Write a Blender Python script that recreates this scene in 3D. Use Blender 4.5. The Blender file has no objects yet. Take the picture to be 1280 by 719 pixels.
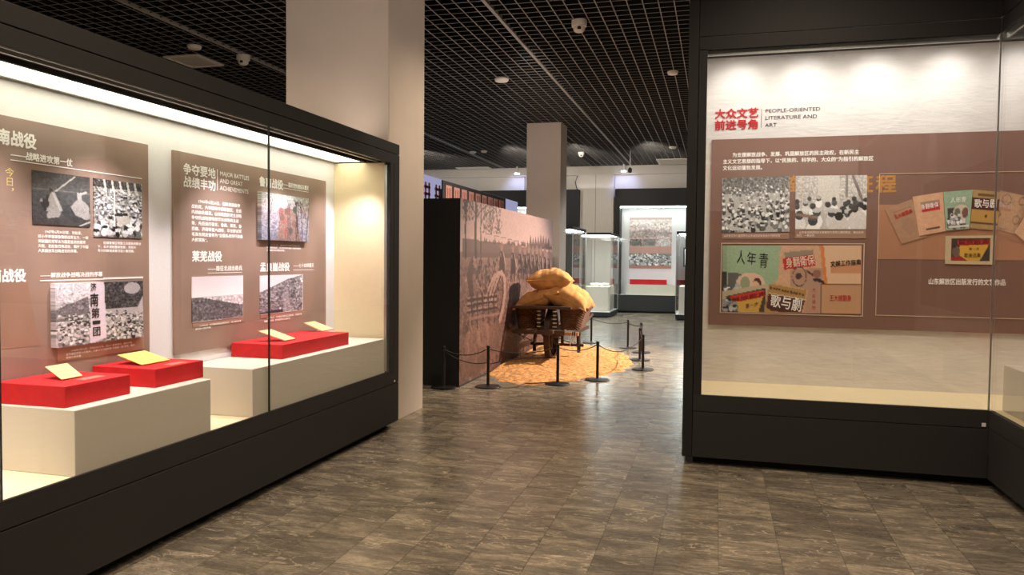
import bpy, math, random
import numpy as np
from mathutils import Matrix, Vector
random.seed(7); RNG = np.random.default_rng(7)
scn = bpy.context.scene
COL = scn.collection

# ---------------------------------------------------------------- camera
YAW, PITCH, ROLL, FPX = -0.2630803, -0.03698621, 0.00974526, 950.68
def cam_rows():
    cy, sy, cp, sp = math.cos(YAW), math.sin(YAW), math.cos(PITCH), math.sin(PITCH)
    f = np.array([sy*cp, cy*cp, sp]); r = np.array([cy, -sy, 0.0]); u = np.cross(r, f)
    cr, sr = math.cos(ROLL), math.sin(ROLL)
    return cr*r+sr*u, -sr*r+cr*u, f
RX, UX, FX = cam_rows()
CAM = np.array([0, 0, 1.5])
cd = bpy.data.cameras.new('camera'); cd.sensor_width = 36; cd.lens = FPX/1280*36; cd.clip_start = 0.05; cd.clip_end = 200
cam = bpy.data.objects.new('camera', cd); COL.objects.link(cam); scn.camera = cam
cam.matrix_world = Matrix(((RX[0], UX[0], -FX[0], 0), (RX[1], UX[1], -FX[1], 0), (RX[2], UX[2], -FX[2], 1.5), (0, 0, 0, 1)))
def UP(u, v, ax, val):                       # point of the real plane ax=val seen at (u,v)
    d = RX*(u-640)/FPX - UX*(v-359.5)/FPX + FX
    i = 'xyz'.index(ax); t = (val-CAM[i])/d[i]
    return CAM+t*d

# ---------------------------------------------------------------- world, exposure
w = bpy.data.worlds.new('world'); scn.world = w; w.use_nodes = True
w.node_tree.nodes['Background'].inputs[0].default_value = (0.9, 0.85, 0.8, 1)
w.node_tree.nodes['Background'].inputs[1].default_value = 0.02
scn.view_settings.view_transform = 'Standard'; scn.view_settings.look = 'None'
scn.view_settings.exposure = 0.0; scn.view_settings.gamma = 1.0
scn.view_settings.use_curve_mapping = False

def spot(name, loc, tgt, power, color, size=60, blend=0.6, radius=0.04):
    l = bpy.data.lights.new(name, 'SPOT'); l.energy = power; l.color = color; l.spot_size = math.radians(size)
    l.spot_blend = blend; l.shadow_soft_size = radius
    o = bpy.data.objects.new(name, l); COL.objects.link(o); o.location = loc
    o.rotation_euler = (Vector(tgt)-Vector(loc)).to_track_quat('-Z', 'Y').to_euler(); return o
def area(name, loc, tgt, power, color, sx, sy):
    l = bpy.data.lights.new(name, 'AREA'); l.energy = power; l.color = color; l.shape = 'RECTANGLE'; l.size = sx; l.size_y = sy
    o = bpy.data.objects.new(name, l); COL.objects.link(o)
    zc = -(Vector(tgt)-Vector(loc)).normalized(); yc = zc.cross(Vector((1, 0, 0))).normalized(); xc = yc.cross(zc)   # sx runs along the room's x
    m = Matrix((xc, yc, zc)).transposed().to_4x4(); m.translation = Vector(loc); o.matrix_world = m; return o
WARM = (1, .72, .46); NEUT = (1, .9, .78); COOL = (.9, .97, 1)
# added room lights in the ceiling (their fixtures are built below)
ROOMLIGHTS = [(-1.2, 2.6), (-1.2, -0.6), (0.6, 4.2), (-4.9, 4.6), (-1.3, 7.2), (-8.0, 8.0), (-5.0, 12.0)]
for x, y in ROOMLIGHTS:
    spot('ceiling_spot', (x, y, 4.2), (x, y+.001, 0), 230, (1, .82, .62), 140, .8, .06)
# added wash lights that brighten the two columns and the far wall
spot('column_wash_spot', (-3.0, .6, 4.1), (-3.3, 6.3, 3.2), 240, (1, .84, .74), 60, .9, .06)
spot('column_wash_spot', (.6, 6.9, 3.6), (-2.8, 6.7, 3.0), 110, (1, .86, .78), 60, .9, .06)
spot('column_wash_spot', (-2.2, 8.6, 4.1), (-3.5, 15.3, 3.0), 430, (1, .86, .76), 36, .9, .06)
for x in (-7.5, -5.0, -3.4, -1.6):
    spot('wall_wash_spot', (x, 17.5, 4.1), (x, 22.6, 3.3), 230, (1, .93, .82), 52, .9, .06)
# added uplights on the showcase roofs, brightening the grid and columns
area('roof_strip_light', (-3.1, 2.6, 2.53), (-3.1, 2.6, 5), 30, (1, .86, .76), .2, 7.0)
area('roof_strip_light', (1.0, 6.2, 3.66), (1.0, 6.2, 5), 16, (1, .88, .8), 2.4, .2)
area('roof_strip_light', (-3.4, 11, 2.24), (-3.4, 11, 5), 22, (1, .88, .78), .3, 4.5)
area('roof_strip_light', (-2.5, 22.2, 3.6), (-2.5, 22.2, 5), 10, (.9, .92, 1), 14, .2)
# small spots behind the left fascia that light the graphics
for y in (.6, 1.9, 2.6, 3.35, 4.4, 5.1, 5.8):
    spot('case_front_spot', (-2.765, y, 2.30), (-3.25, y+.05, 1.0), 66, (1, .91, .96), 84, .9, .02)
# warm track spotlight on the wheelbarrow
spot('barrow_spot', (2.2, 12.5, 4.1), (-2.2, 11.0, .4), 3300, (1, .84, .67), 62, .6, .05)
spot('mural_wash_spot', (.3, 10.5, 4.15), (-2.9, 11.0, 1.6), 30, (1, .93, .9), 90, .9, .05)  # added fill that brightens the mural
# far gallery, cooler light
for x, y in [(-1.6, 17.2), (-5.0, 17.5), (-1.0, 13.4)]:
    spot('far_ceiling_spot', (x, y, 4.2), (x, y+.001, 0), 330, (.9, .96, 1), 130, .8, .06)  # added ceiling fill for the far gallery
for x in (-2.67, -5.87, -8.97):
    spot('blue_wall_spot', (x, 22.05, 4.08), (x, 22.6, 3.6), 24, (.38, .48, 1), 105, .9, .03)

# ---------------------------------------------------------------- materials
def s2l(c):
    return tuple(((x/255)/12.92 if x/255 <= .04045 else ((x/255+.055)/1.055)**2.4) for x in c)+(1,)
def mat(name, rgb, rough=.6, metal=0, noise=0, scale=8, bump=0, bscale=60, stretch=(1, 1, 1), spec=.5, rgb2=None):
    m = bpy.data.materials.new(name); m.use_nodes = True; nt = m.node_tree; b = nt.nodes['Principled BSDF']
    c = s2l(rgb); b.inputs['Base Color'].default_value = c; b.inputs['Roughness'].default_value = rough
    b.inputs['Metallic'].default_value = metal; b.inputs['Specular IOR Level'].default_value = spec
    if noise or bump:
        tc = nt.nodes.new('ShaderNodeTexCoord'); mp = nt.nodes.new('ShaderNodeMapping'); mp.inputs['Scale'].default_value = stretch
        nt.links.new(tc.outputs['Object'], mp.inputs[0])
    if noise:
        n = nt.nodes.new('ShaderNodeTexNoise'); n.inputs['Scale'].default_value = scale; n.inputs['Detail'].default_value = 6
        nt.links.new(mp.outputs[0], n.inputs['Vector'])
        r = nt.nodes.new('ShaderNodeValToRGB'); nt.links.new(n.outputs['Fac'], r.inputs[0])
        c2 = s2l(rgb2) if rgb2 else tuple(max(0, min(1, v*(1+noise))) for v in c[:3])+(1,)
        c1 = tuple(v*(1-noise) for v in c[:3])+(1,) if not rgb2 else c
        r.color_ramp.elements[0].position = .32; r.color_ramp.elements[0].color = c1
        r.color_ramp.elements[1].position = .68; r.color_ramp.elements[1].color = c2
        nt.links.new(r.outputs[0], b.inputs['Base Color'])
    if bump:
        n = nt.nodes.new('ShaderNodeTexNoise'); n.inputs['Scale'].default_value = bscale; n.inputs['Detail'].default_value = 4
        nt.links.new(mp.outputs[0], n.inputs['Vector'])
        bp = nt.nodes.new('ShaderNodeBump'); bp.inputs['Strength'].default_value = bump; bp.inputs['Distance'].default_value = .01
        nt.links.new(n.outputs['Fac'], bp.inputs['Height']); nt.links.new(bp.outputs[0], b.inputs['Normal'])
    return m
def emit(name, rgb, strength):
    m = bpy.data.materials.new(name); m.use_nodes = True; nt = m.node_tree; nt.nodes.clear()
    e = nt.nodes.new('ShaderNodeEmission'); e.inputs[0].default_value = s2l(rgb); e.inputs[1].default_value = strength
    o = nt.nodes.new('ShaderNodeOutputMaterial'); nt.links.new(e.outputs[0], o.inputs[0]); return m
def glass(name, base=.03, edge=.7, tint=(1, 1, 1, 1)):
    m = bpy.data.materials.new(name); m.use_nodes = True; nt = m.node_tree; nt.nodes.clear()
    t = nt.nodes.new('ShaderNodeBsdfTransparent'); t.inputs[0].default_value = tint
    g = nt.nodes.new('ShaderNodeBsdfGlossy'); g.inputs['Roughness'].default_value = 0
    lw = nt.nodes.new('ShaderNodeLayerWeight'); lw.inputs[0].default_value = .5
    p = nt.nodes.new('ShaderNodeMath'); p.operation = 'POWER'; p.inputs[1].default_value = 4
    k = nt.nodes.new('ShaderNodeMath'); k.operation = 'MULTIPLY_ADD'; k.inputs[1].default_value = edge; k.inputs[2].default_value = base
    mx = nt.nodes.new('ShaderNodeMixShader'); o = nt.nodes.new('ShaderNodeOutputMaterial')
    nt.links.new(lw.outputs['Facing'], p.inputs[0]); nt.links.new(p.outputs[0], k.inputs[0]); nt.links.new(k.outputs[0], mx.inputs[0])
    nt.links.new(t.outputs[0], mx.inputs[1]); nt.links.new(g.outputs[0], mx.inputs[2]); nt.links.new(mx.outputs[0], o.inputs[0]); return m
def vcol(name, rough=.55):
    m = bpy.data.materials.new(name); m.use_nodes = True; nt = m.node_tree; b = nt.nodes['Principled BSDF']
    a = nt.nodes.new('ShaderNodeVertexColor'); a.layer_name = 'print'
    nt.links.new(a.outputs[0], b.inputs['Base Color']); b.inputs['Roughness'].default_value = rough; return m

M_case = mat('charcoal_metal', (50, 48, 47), .62, 0, bump=.02, bscale=300, spec=.25)
M_case2 = mat('dark_case_metal', (38, 36, 36), .6, spec=.3)
M_black = mat('matt_black', (17, 17, 18), .7)
M_kick = mat('recess_black', (8, 8, 8), .8)
M_rail = mat('brushed_aluminium', (170, 170, 165), .35, .8)
M_seal = mat('dark_sealant', (40, 42, 44), .5)
M_glass = glass('case_glass', .028, .55)
M_glass2 = glass('front_case_glass', .055, .6)
M_linen = mat('linen_wallpaper', (228, 226, 226), .85, noise=.04, scale=30, bump=.12, bscale=90, stretch=(1, 1, 7))
M_paper = mat('rice_paper_wall', (224, 218, 212), .8, noise=.05, scale=5, bump=.45, bscale=14, stretch=(1, 1, 3.5))
M_cream = mat('cream_board', (238, 222, 182), .8, noise=.02, scale=20)
M_plinth = mat('plinth_fabric', (212, 204, 186), .85, noise=.03, scale=40, bump=.08, bscale=160, stretch=(1, 1, 8))
M_red = mat('red_velvet', (206, 20, 26), .75, noise=.08, scale=30)
M_brown = mat('brown_print', (146, 121, 106), .6, noise=.12, scale=3.2)
M_brownR = mat('russet_print', (130, 96, 84), .6, noise=.04, scale=3)
M_tan = mat('tan_print', (178, 128, 98), .6, noise=.05, scale=6)
M_strip = mat('caption_strip_print', (166, 130, 108), .6)
M_white = mat('white_lettering', (250, 246, 240), .6)
M_redtext = mat('red_lettering', (190, 22, 32), .6)
M_dark = mat('dark_lettering', (70, 52, 50), .6)
M_blk = mat('black_lettering', (28, 22, 22), .6)
M_gold = mat('gold_lettering', (196, 138, 66), .5)
M_greyt = mat('grey_lettering', (112, 88, 82), .6)
M_yel = mat('yellow_calligraphy', (240, 214, 130), .6)
M_line = mat('pale_line_print', (220, 196, 172), .6)
M_print = vcol('printed_picture')
M_acryl = glass('acrylic', .06, .5, (.93, .95, .95, 1))
M_note = mat('cream_card', (236, 214, 140), .7, noise=.05, scale=60)
M_note2 = mat('wooden_slip', (226, 190, 140), .6, noise=.06, scale=30)
M_tag = mat('label_card', (214, 120, 105), .6)
M_column = mat('beige_column_paint', (206, 190, 174), .75, noise=.035, scale=2.2, bump=.02)
M_wall = mat('pale_wall_paint', (214, 204, 192), .8, noise=.02)
M_litedge = mat('ceiling_grid_edge', (158, 150, 144), .5)  # pale colour stands for light on the undersides of the black bars
M_blade = mat('ceiling_grid_blade', (16, 15, 15), .7)
M_runner = mat('ceiling_runner_paint', (175, 168, 160), .5)
M_void = mat('ceiling_void', (6, 6, 6), .9)
M_offwhite = mat('offwhite_plastic', (250, 240, 224), .5)
M_lamp = emit('led_panel', (255, 251, 224), 5.0)
M_lampfar = emit('far_led_panel', (238, 250, 246), 20.0)
M_lampdot = emit('lamp_lens', (235, 240, 255), 5.0)
M_wood = mat('old_dark_wood', (66, 44, 31), .6, noise=.35, scale=9, bump=.3, bscale=40, stretch=(1, 1, 6))
M_wood2 = mat('pale_worn_wood', (176, 122, 78), .65, noise=.2, scale=12, bump=.2, bscale=40, stretch=(6, 1, 1))
M_wicker = mat('brown_wicker', (92, 56, 33), .7, noise=.35, scale=30)
M_sack = mat('tan_burlap', (214, 156, 92), .9, noise=.2, scale=9, bump=.5, bscale=220)
M_twine = mat('pale_rope_twine', (220, 205, 180), .8)
M_post = mat('black_stanchion', (24, 19, 18), .4)
M_rope = mat('black_cord', (30, 20, 17), .7)
M_soil = mat('ochre_soil', (206, 148, 88), .95, noise=.5, scale=20, bump=1.0, bscale=55)
M_wire = mat('red_brown_wire', (110, 40, 30), .5)

# floor slate: each tile shows its own piece of the stone
def slate():
    m = bpy.data.materials.new('slate_floor_tile'); m.use_nodes = True; nt = m.node_tree; b = nt.nodes['Principled BSDF']; L = nt.links.new
    N = lambda t: nt.nodes.new(t)
    geo = N('ShaderNodeNewGeometry'); oi = N('ShaderNodeObjectInfo')
    ad = N('ShaderNodeMath'); ad.operation = 'ADD'; L(geo.outputs['Random Per Island'], ad.inputs[0]); L(oi.outputs['Random'], ad.inputs[1])
    fr = N('ShaderNodeMath'); fr.operation = 'FRACT'; L(ad.outputs[0], fr.inputs[0])
    mul = N('ShaderNodeMath'); mul.operation = 'MULTIPLY'; mul.inputs[1].default_value = 37; L(fr.outputs[0], mul.inputs[0])
    va = N('ShaderNodeVectorMath'); va.operation = 'ADD'; L(geo.outputs['Position'], va.inputs[0]); L(mul.outputs[0], va.inputs[1])
    mp = N('ShaderNodeMapping'); mp.inputs['Rotation'].default_value = (0, 0, .75); mp.inputs['Scale'].default_value = (.8, 2.6, 1); L(va.outputs[0], mp.inputs[0])
    n1 = N('ShaderNodeTexNoise'); n1.inputs['Scale'].default_value = 3.4; n1.inputs['Detail'].default_value = 11; n1.inputs['Roughness'].default_value = .72; n1.inputs['Distortion'].default_value = .6
    L(mp.outputs[0], n1.inputs['Vector'])
    r1 = N('ShaderNodeValToRGB'); L(n1.outputs['Fac'], r1.inputs[0]); e = r1.color_ramp.elements
    e[0].position = .34; e[0].color = s2l((86, 79, 69)); e[1].position = .72; e[1].color = s2l((160, 146, 124))
    x = r1.color_ramp.elements.new(.5); x.color = s2l((108, 98, 85))
    # light veins: ridge of a second noise
    n2 = N('ShaderNodeTexNoise'); n2.inputs['Scale'].default_value = 3.4; n2.inputs['Detail'].default_value = 8; n2.inputs['Distortion'].default_value = 1.4
    L(mp.outputs[0], n2.inputs['Vector'])
    s = N('ShaderNodeMath'); s.operation = 'SUBTRACT'; s.inputs[1].default_value = .5; L(n2.outputs['Fac'], s.inputs[0])
    a = N('ShaderNodeMath'); a.operation = 'ABSOLUTE'; L(s.outputs[0], a.inputs[0])
    r2 = N('ShaderNodeValToRGB'); L(a.outputs[0], r2.inputs[0]); e = r2.color_ramp.elements
    e[0].position = 0; e[0].color = (1, 1, 1, 1); e[1].position = .014; e[1].color = (0, 0, 0, 1)
    n3 = N('ShaderNodeTexNoise'); n3.inputs['Scale'].default_value = 2.2; L(mp.outputs[0], n3.inputs['Vector'])
    r3 = N('ShaderNodeValToRGB'); L(n3.outputs['Fac'], r3.inputs[0]); r3.color_ramp.elements[0].position = .42; r3.color_ramp.elements[1].position = .52
    vm = N('ShaderNodeMath'); vm.operation = 'MULTIPLY'; L(r2.outputs[0], vm.inputs[0]); L(r3.outputs[0], vm.inputs[1])
    vm2 = N('ShaderNodeMath'); vm2.operation = 'MULTIPLY'; vm2.inputs[1].default_value = .5; L(vm.outputs[0], vm2.inputs[0])
    mx = N('ShaderNodeMix'); mx.data_type = 'RGBA'; L(vm2.outputs[0], mx.inputs[0]); L(r1.outputs[0], mx.inputs[6]); mx.inputs[7].default_value = s2l((208, 190, 162))
    # whole tile lighter or darker
    rt = N('ShaderNodeMapRange'); L(fr.outputs[0], rt.inputs[0]); rt.inputs[3].default_value = 1.1; rt.inputs[4].default_value = 1.42
    pw = N('ShaderNodeMath'); pw.operation = 'GREATER_THAN'; pw.inputs[1].default_value = .93; L(fr.outputs[0], pw.inputs[0])
    ma = N('ShaderNodeMath'); ma.operation = 'MULTIPLY_ADD'; ma.inputs[1].default_value = .35; L(pw.outputs[0], ma.inputs[0]); L(rt.outputs[0], ma.inputs[2])
    n4 = N('ShaderNodeTexNoise'); n4.inputs['Scale'].default_value = 26; n4.inputs['Detail'].default_value = 6; n4.inputs['Roughness'].default_value = .7; n4.inputs['Distortion'].default_value = 1.5; L(mp.outputs[0], n4.inputs['Vector'])
    m4 = N('ShaderNodeMapRange'); m4.inputs[1].default_value = .3; m4.inputs[2].default_value = .7; m4.inputs[3].default_value = .62; m4.inputs[4].default_value = 1.38; L(n4.outputs['Fac'], m4.inputs[0])
    m5 = N('ShaderNodeMath'); m5.operation = 'MULTIPLY'; L(ma.outputs[0], m5.inputs[0]); L(m4.outputs[0], m5.inputs[1]); ma = m5
    hs = N('ShaderNodeHueSaturation'); L(mx.outputs[2], hs.inputs['Color']); L(ma.outputs[0], hs.inputs['Value'])
    L(hs.outputs[0], b.inputs['Base Color'])
    rr = N('ShaderNodeMapRange'); L(n1.outputs['Fac'], rr.inputs[0]); rr.inputs[3].default_value = .17; rr.inputs[4].default_value = .30; L(rr.outputs[0], b.inputs['Roughness'])
    bp = N('ShaderNodeBump'); bp.inputs['Strength'].default_value = .3; bp.inputs['Distance'].default_value = .004
    L(n1.outputs['Fac'], bp.inputs['Height']); L(bp.outputs[0], b.inputs['Normal'])
    return m
M_slate = slate()
M_grout = mat('floor_grout', (78, 70, 60), .8)

# ---------------------------------------------------------------- mesh helpers
def origin(o):
    v = Vector((0, 0, 0))
    while o: v += Vector(o.location); o = o.parent
    return v
class MB:
    def __init__(s): s.v = []; s.f = []
    def add(s, vs, fs):
        n = len(s.v); s.v += [tuple(map(float, p)) for p in vs]; s.f += [tuple(i+n for i in f) for f in fs]; return s
    def box(s, x0, x1, y0, y1, z0, z1):
        x0, x1 = sorted((x0, x1)); y0, y1 = sorted((y0, y1)); z0, z1 = sorted((z0, z1))
        return s.add([(x0,y0,z0),(x1,y0,z0),(x1,y1,z0),(x0,y1,z0),(x0,y0,z1),(x1,y0,z1),(x1,y1,z1),(x0,y1,z1)],
                     [(0,3,2,1),(4,5,6,7),(0,1,5,4),(1,2,6,5),(2,3,7,6),(3,0,4,7)])
    def tube(s, pts, r, n=8, cap=True, r2=None):
        pts = [Vector(p) for p in pts]; m = len(pts); vs = []; up = Vector((0, 0, 1))
        for i, p in enumerate(pts):
            t = (pts[min(i+1, m-1)]-pts[max(i-1, 0)]).normalized()
            a = t.cross(up if abs(t.z) < .95 else Vector((1, 0, 0))).normalized(); b = t.cross(a)
            rr = r if r2 is None else r+(r2-r)*i/(m-1)
            for k in range(n):
                c = 2*math.pi*k/n; vs.append(p+a*math.cos(c)*rr+b*math.sin(c)*rr)
        fs = [(i*n+k, i*n+(k+1) % n, (i+1)*n+(k+1) % n, (i+1)*n+k) for i in range(m-1) for k in range(n)]
        if cap: fs += [tuple(range(n))[::-1], tuple((m-1)*n+k for k in range(n))]
        return s.add(vs, fs)
    def lathe(s, c, prof, n=24, axis='z'):
        vs = []; m = len(prof)
        for r, h in prof:
            for k in range(n):
                a = 2*math.pi*k/n; x, y = r*math.cos(a), r*math.sin(a)
                vs.append((c[0]+x, c[1]+y, c[2]+h) if axis == 'z' else (c[0]+h, c[1]+x, c[2]+y))
        fs = [(i*n+k, i*n+(k+1) % n, (i+1)*n+(k+1) % n, (i+1)*n+k) for i in range(m-1) for k in range(n)]
        fs += [tuple(range(n))[::-1], tuple((m-1)*n+k for k in range(n))]
        return s.add(vs, fs)
def obj(name, mb, m, parent=None, bevel=0, smooth=False, loc=None):
    vs = mb.v
    if parent is not None: o0 = origin(parent)
    elif loc is not None: o0 = Vector(loc)
    else:
        a = np.array(vs); o0 = Vector(((a[:, 0].min()+a[:, 0].max())/2, (a[:, 1].min()+a[:, 1].max())/2, a[:, 2].min()))
    me = bpy.data.meshes.new(name); me.from_pydata([(p[0]-o0[0], p[1]-o0[1], p[2]-o0[2]) for p in vs], [], mb.f)
    me.materials.append(m); me.update()
    if smooth: me.polygons.foreach_set('use_smooth', [True]*len(me.polygons))
    o = bpy.data.objects.new(name, me); COL.objects.link(o)
    if parent is not None: o.parent = parent
    else: o.location = o0
    if bevel:
        bv = o.modifiers.new('bevel', 'BEVEL'); bv.width = bevel; bv.segments = 2; bv.limit_method = 'ANGLE'
    return o
def bx(name, dims, m, parent=None, bevel=0): return obj(name, MB().box(*dims), m, parent, bevel)
def thing(name, label, cat, loc=(0, 0, 0), group=None):
    o = bpy.data.objects.new(name, None); COL.objects.link(o); o.location = loc; o.empty_display_size = .1
    o['label'] = label; o['category'] = cat
    if group: o['group'] = group
    return o
def tag(o, label, cat, group=None, kind=None):
    o['label'] = label; o['category'] = cat
    if group: o['group'] = group
    if kind: o['kind'] = kind
    return o
def struct(o): o['kind'] = 'structure'; return o
def copy_tree(o, loc, label, parent=None):
    r = o.copy(); COL.objects.link(r)
    if parent is None: r.location = loc; r['label'] = label
    else: r.parent = parent
    for ch in list(o.children): copy_tree(ch, None, None, r)
    return r

# text laid in a quad of a real surface: corners TL, TR, BR, BL are 3D points
def bil(c, s, t):            # s right 0..1, t down 0..1
    return (c[0]*(1-s)*(1-t)+c[1]*s*(1-t)+c[2]*s*t+c[3]*(1-s)*t)
def lettering(name, body, c3, m, parent, thick=.002, bold=.0, nrm=None, spacing=1.15, res=2, label=None):
    cu = bpy.data.curves.new('t', 'FONT'); cu.body = body; cu.size = 1; cu.resolution_u = res
    cu.space_line = spacing; cu.fill_mode = 'FRONT'
    to = bpy.data.objects.new('t', cu); COL.objects.link(to)
    me0 = bpy.data.meshes.new_from_object(to)
    n = len(me0.vertices); co = np.empty(n*3); me0.vertices.foreach_get('co', co); co = co.reshape(-1, 3)
    fs = [tuple(p.vertices) for p in me0.polygons]
    bpy.data.objects.remove(to); bpy.data.curves.remove(cu); bpy.data.meshes.remove(me0)
    if n == 0: return None
    mn, mxx = co.min(0), co.max(0)
    if bold:
        n1 = len(co); shifts = [(-1, 0), (1, 0), (0, 1), (0, -1), (.7, .7), (-.7, -.7)]; allc = [co]; f1 = list(fs)
        for i_, (a_, b_) in enumerate(shifts):
            allc.append(co+np.array([a_*bold, b_*bold, 0])); fs = fs+[tuple(v+n1*(i_+1) for v in f) for f in f1]
        lift = np.repeat(np.arange(len(allc))*.00003, n1); co = np.concatenate(allc)
    else: lift = np.zeros(len(co))
    S = (co[:, 0]-mn[0])/(mxx[0]-mn[0]); T = (mxx[1]-co[:, 1])/(mxx[1]-mn[1])
    c3 = [np.array(c, float) for c in c3]
    P = (c3[0][None]*((1-S)*(1-T))[:, None]+c3[1][None]*(S*(1-T))[:, None]+c3[2][None]*(S*T)[:, None]+c3[3][None]*((1-S)*T)[:, None])
    if nrm is None:
        nrm = np.cross(c3[3]-c3[0], c3[1]-c3[0]); nrm = nrm/np.linalg.norm(nrm)
        if np.dot(nrm, CAM-c3[0]) < 0: nrm = -nrm
    P = P+nrm*thick+lift[:, None]*nrm[None]
    mb = MB(); mb.add(P, fs)
    o = obj(name, mb, m, parent)
    if label: o['label'] = label
    return o
def quad_px(px, ax, val): return [UP(u, v, ax, val) for u, v in px]
def box_text(name, body, u0, u1, v0, v1, ax, val, m, parent, **k):   # left edge u0 from v0 to v1, upright on the wall, right edge at u1
    a, b = UP(u0, v0, ax, val), UP(u0, v1, ax, val); r = UP(u1, (v0+v1)/2, ax, val)
    h = 1 if ax == 'x' else 0
    tr = a.copy(); tr[h] = r[h]; br = b.copy(); br[h] = r[h]; b[h] = a[h]
    return lettering(name, body, [a, tr, br, b], m, parent, **k)

# painted pictures: a small canvas printed on a grid of vertices
class Canvas:
    def __init__(s, w, h, rgb): s.w, s.h = w, h; s.a = np.ones((h, w, 3))*np.array(rgb, float); s.Y, s.X = np.mgrid[0:h, 0:w].astype(float); s.X /= (w-1); s.Y /= (h-1)
    def mask(s, m, rgb, al=1.0):
        m = m.astype(float)*al; s.a = s.a*(1-m[..., None])+np.array(rgb, float)*m[..., None]; return s
    def rect(s, x0, y0, x1, y1, rgb, al=1.): return s.mask((s.X >= x0)&(s.X <= x1)&(s.Y >= y0)&(s.Y <= y1), rgb, al)
    def ell(s, x, y, rx, ry, rgb, al=1.): return s.mask(((s.X-x)/rx)**2+((s.Y-y)/ry)**2 <= 1, rgb, al)
    def poly(s, pts, rgb, al=1.):
        m = np.zeros_like(s.X, bool); n = len(pts)
        for i in range(n):
            (x0, y0), (x1, y1) = pts[i], pts[(i+1) % n]
            if y0 == y1: continue
            c = ((y0 > s.Y) != (y1 > s.Y)) & (s.X < (x1-x0)*(s.Y-y0)/(y1-y0)+x0); m ^= c
        return s.mask(m, rgb, al)
    def line(s, x0, y0, x1, y1, wd, rgb, al=1.):
        asp = s.h/s.w; dx, dy = x1-x0, (y1-y0)*asp; L = dx*dx+dy*dy+1e-9
        t = np.clip(((s.X-x0)*dx+(s.Y-y0)*asp*dy)/L, 0, 1); d = np.hypot(s.X-x0-t*dx, (s.Y-y0)*asp-t*dy)
        return s.mask(d < wd, rgb, al)
    def noise(s, amp, y0=0, y1=1, blur=0):
        n = RNG.normal(0, 1, s.X.shape)
        for _ in range(blur): n = (n+np.roll(n, 1, 0)+np.roll(n, 1, 1)+np.roll(n, -1, 0)+np.roll(n, -1, 1))/2.6
        m = (s.Y >= y0)&(s.Y <= y1); s.a += (n*amp*m)[..., None]; return s
    def ramp(s, y0, y1, ca, cb):
        m = (s.Y >= y0)&(s.Y <= y1); t = np.clip((s.Y-y0)/(y1-y0), 0, 1)[..., None]
        s.a = np.where(m[..., None], np.array(ca)*(1-t)+np.array(cb)*t, s.a); return s
    def crowd(s, y0, y1, n, r0, r1, light=215, dark=45, x0=0, x1=1):
        ys = sorted(RNG.uniform(y0, y1, n))
        for y in ys:
            k = (y-y0)/(y1-y0+1e-9); r = r0+(r1-r0)*k; x = RNG.uniform(x0, x1); g = light+RNG.uniform(-45, 25); asp = s.w/s.h
            s.ell(x, y+r*asp*2.2, r*1.5, r*asp*1.8, [dark+RNG.uniform(-10, 130)]*3)
            s.ell(x, y, r, r*asp*1.1, [g]*3)
            if RNG.random() < .5: s.ell(x, y-r*asp*.6, r*1.05, r*asp*.6, [dark]*3 if RNG.random() < .6 else [g+25]*3)
        return s
def picture(name, c3, cv, parent, depth=.006, m=None, lift=None):
    c3 = [np.array(c, float) for c in c3]
    nrm = np.cross(c3[3]-c3[0], c3[1]-c3[0]); nrm /= np.linalg.norm(nrm)
    if np.dot(nrm, CAM-c3[0]) < 0: nrm = -nrm
    h, wd = cv.h, cv.w; S = cv.X.ravel(); T = cv.Y.ravel()
    P = (c3[0][None]*((1-S)*(1-T))[:, None]+c3[1][None]*(S*(1-T))[:, None]+c3[2][None]*(S*T)[:, None]+c3[3][None]*((1-S)*T)[:, None])
    top = P+nrm*depth
    vs = [tuple(p) for p in top]; fs = []
    for j in range(h-1):
        for i in range(wd-1):
            a = j*wd+i; fs.append((a, a+wd, a+wd+1, a+1))
    ring = [i for i in range(wd)]+[j*wd+wd-1 for j in range(1, h)]+[(h-1)*wd+i for i in range(wd-2, -1, -1)]+[j*wd for j in range(h-2, 0, -1)]
    n0 = len(vs); vs += [tuple(P[i]) for i in ring]; nr = len(ring)
    for k in range(nr):
        a, b = ring[k], ring[(k+1) % nr]; fs.append((a, b, n0+(k+1) % nr, n0+k))
    mb = MB(); mb.add(vs, fs)
    o = obj(name, mb, m or M_print, parent)
    col = np.clip(cv.a.reshape(-1, 3), 0, 255)/255.; col = np.where(col <= .04045, col/12.92, ((col+.055)/1.055)**2.4)
    full = np.ones((len(vs), 4)); full[:n0, :3] = col; full[n0:, :3] = col[ring]
    at = o.data.color_attributes.new('print', 'FLOAT_COLOR', 'POINT'); at.data.foreach_set('color', full.ravel())
    return o

# ================================================================ SETTING
BACKY, CEIL = 22.6, 4.28
struct(bx('wall_back', (-13, 5, BACKY, BACKY+.2, 0, 5.2), M_wall))
struct(bx('wall_left', (-13.2, -13, -6, BACKY, 0, 5.2), M_wall))
struct(bx('wall_right', (5, 5.2, -6, BACKY, 0, 5.2), M_wall))
struct(bx('wall_front', (-13, 5, -6.2, -6, 0, 5.2), M_wall))
ceil = struct(bx('ceiling', (-13, 5, -6, BACKY, 5.15, 5.25), M_void))
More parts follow.
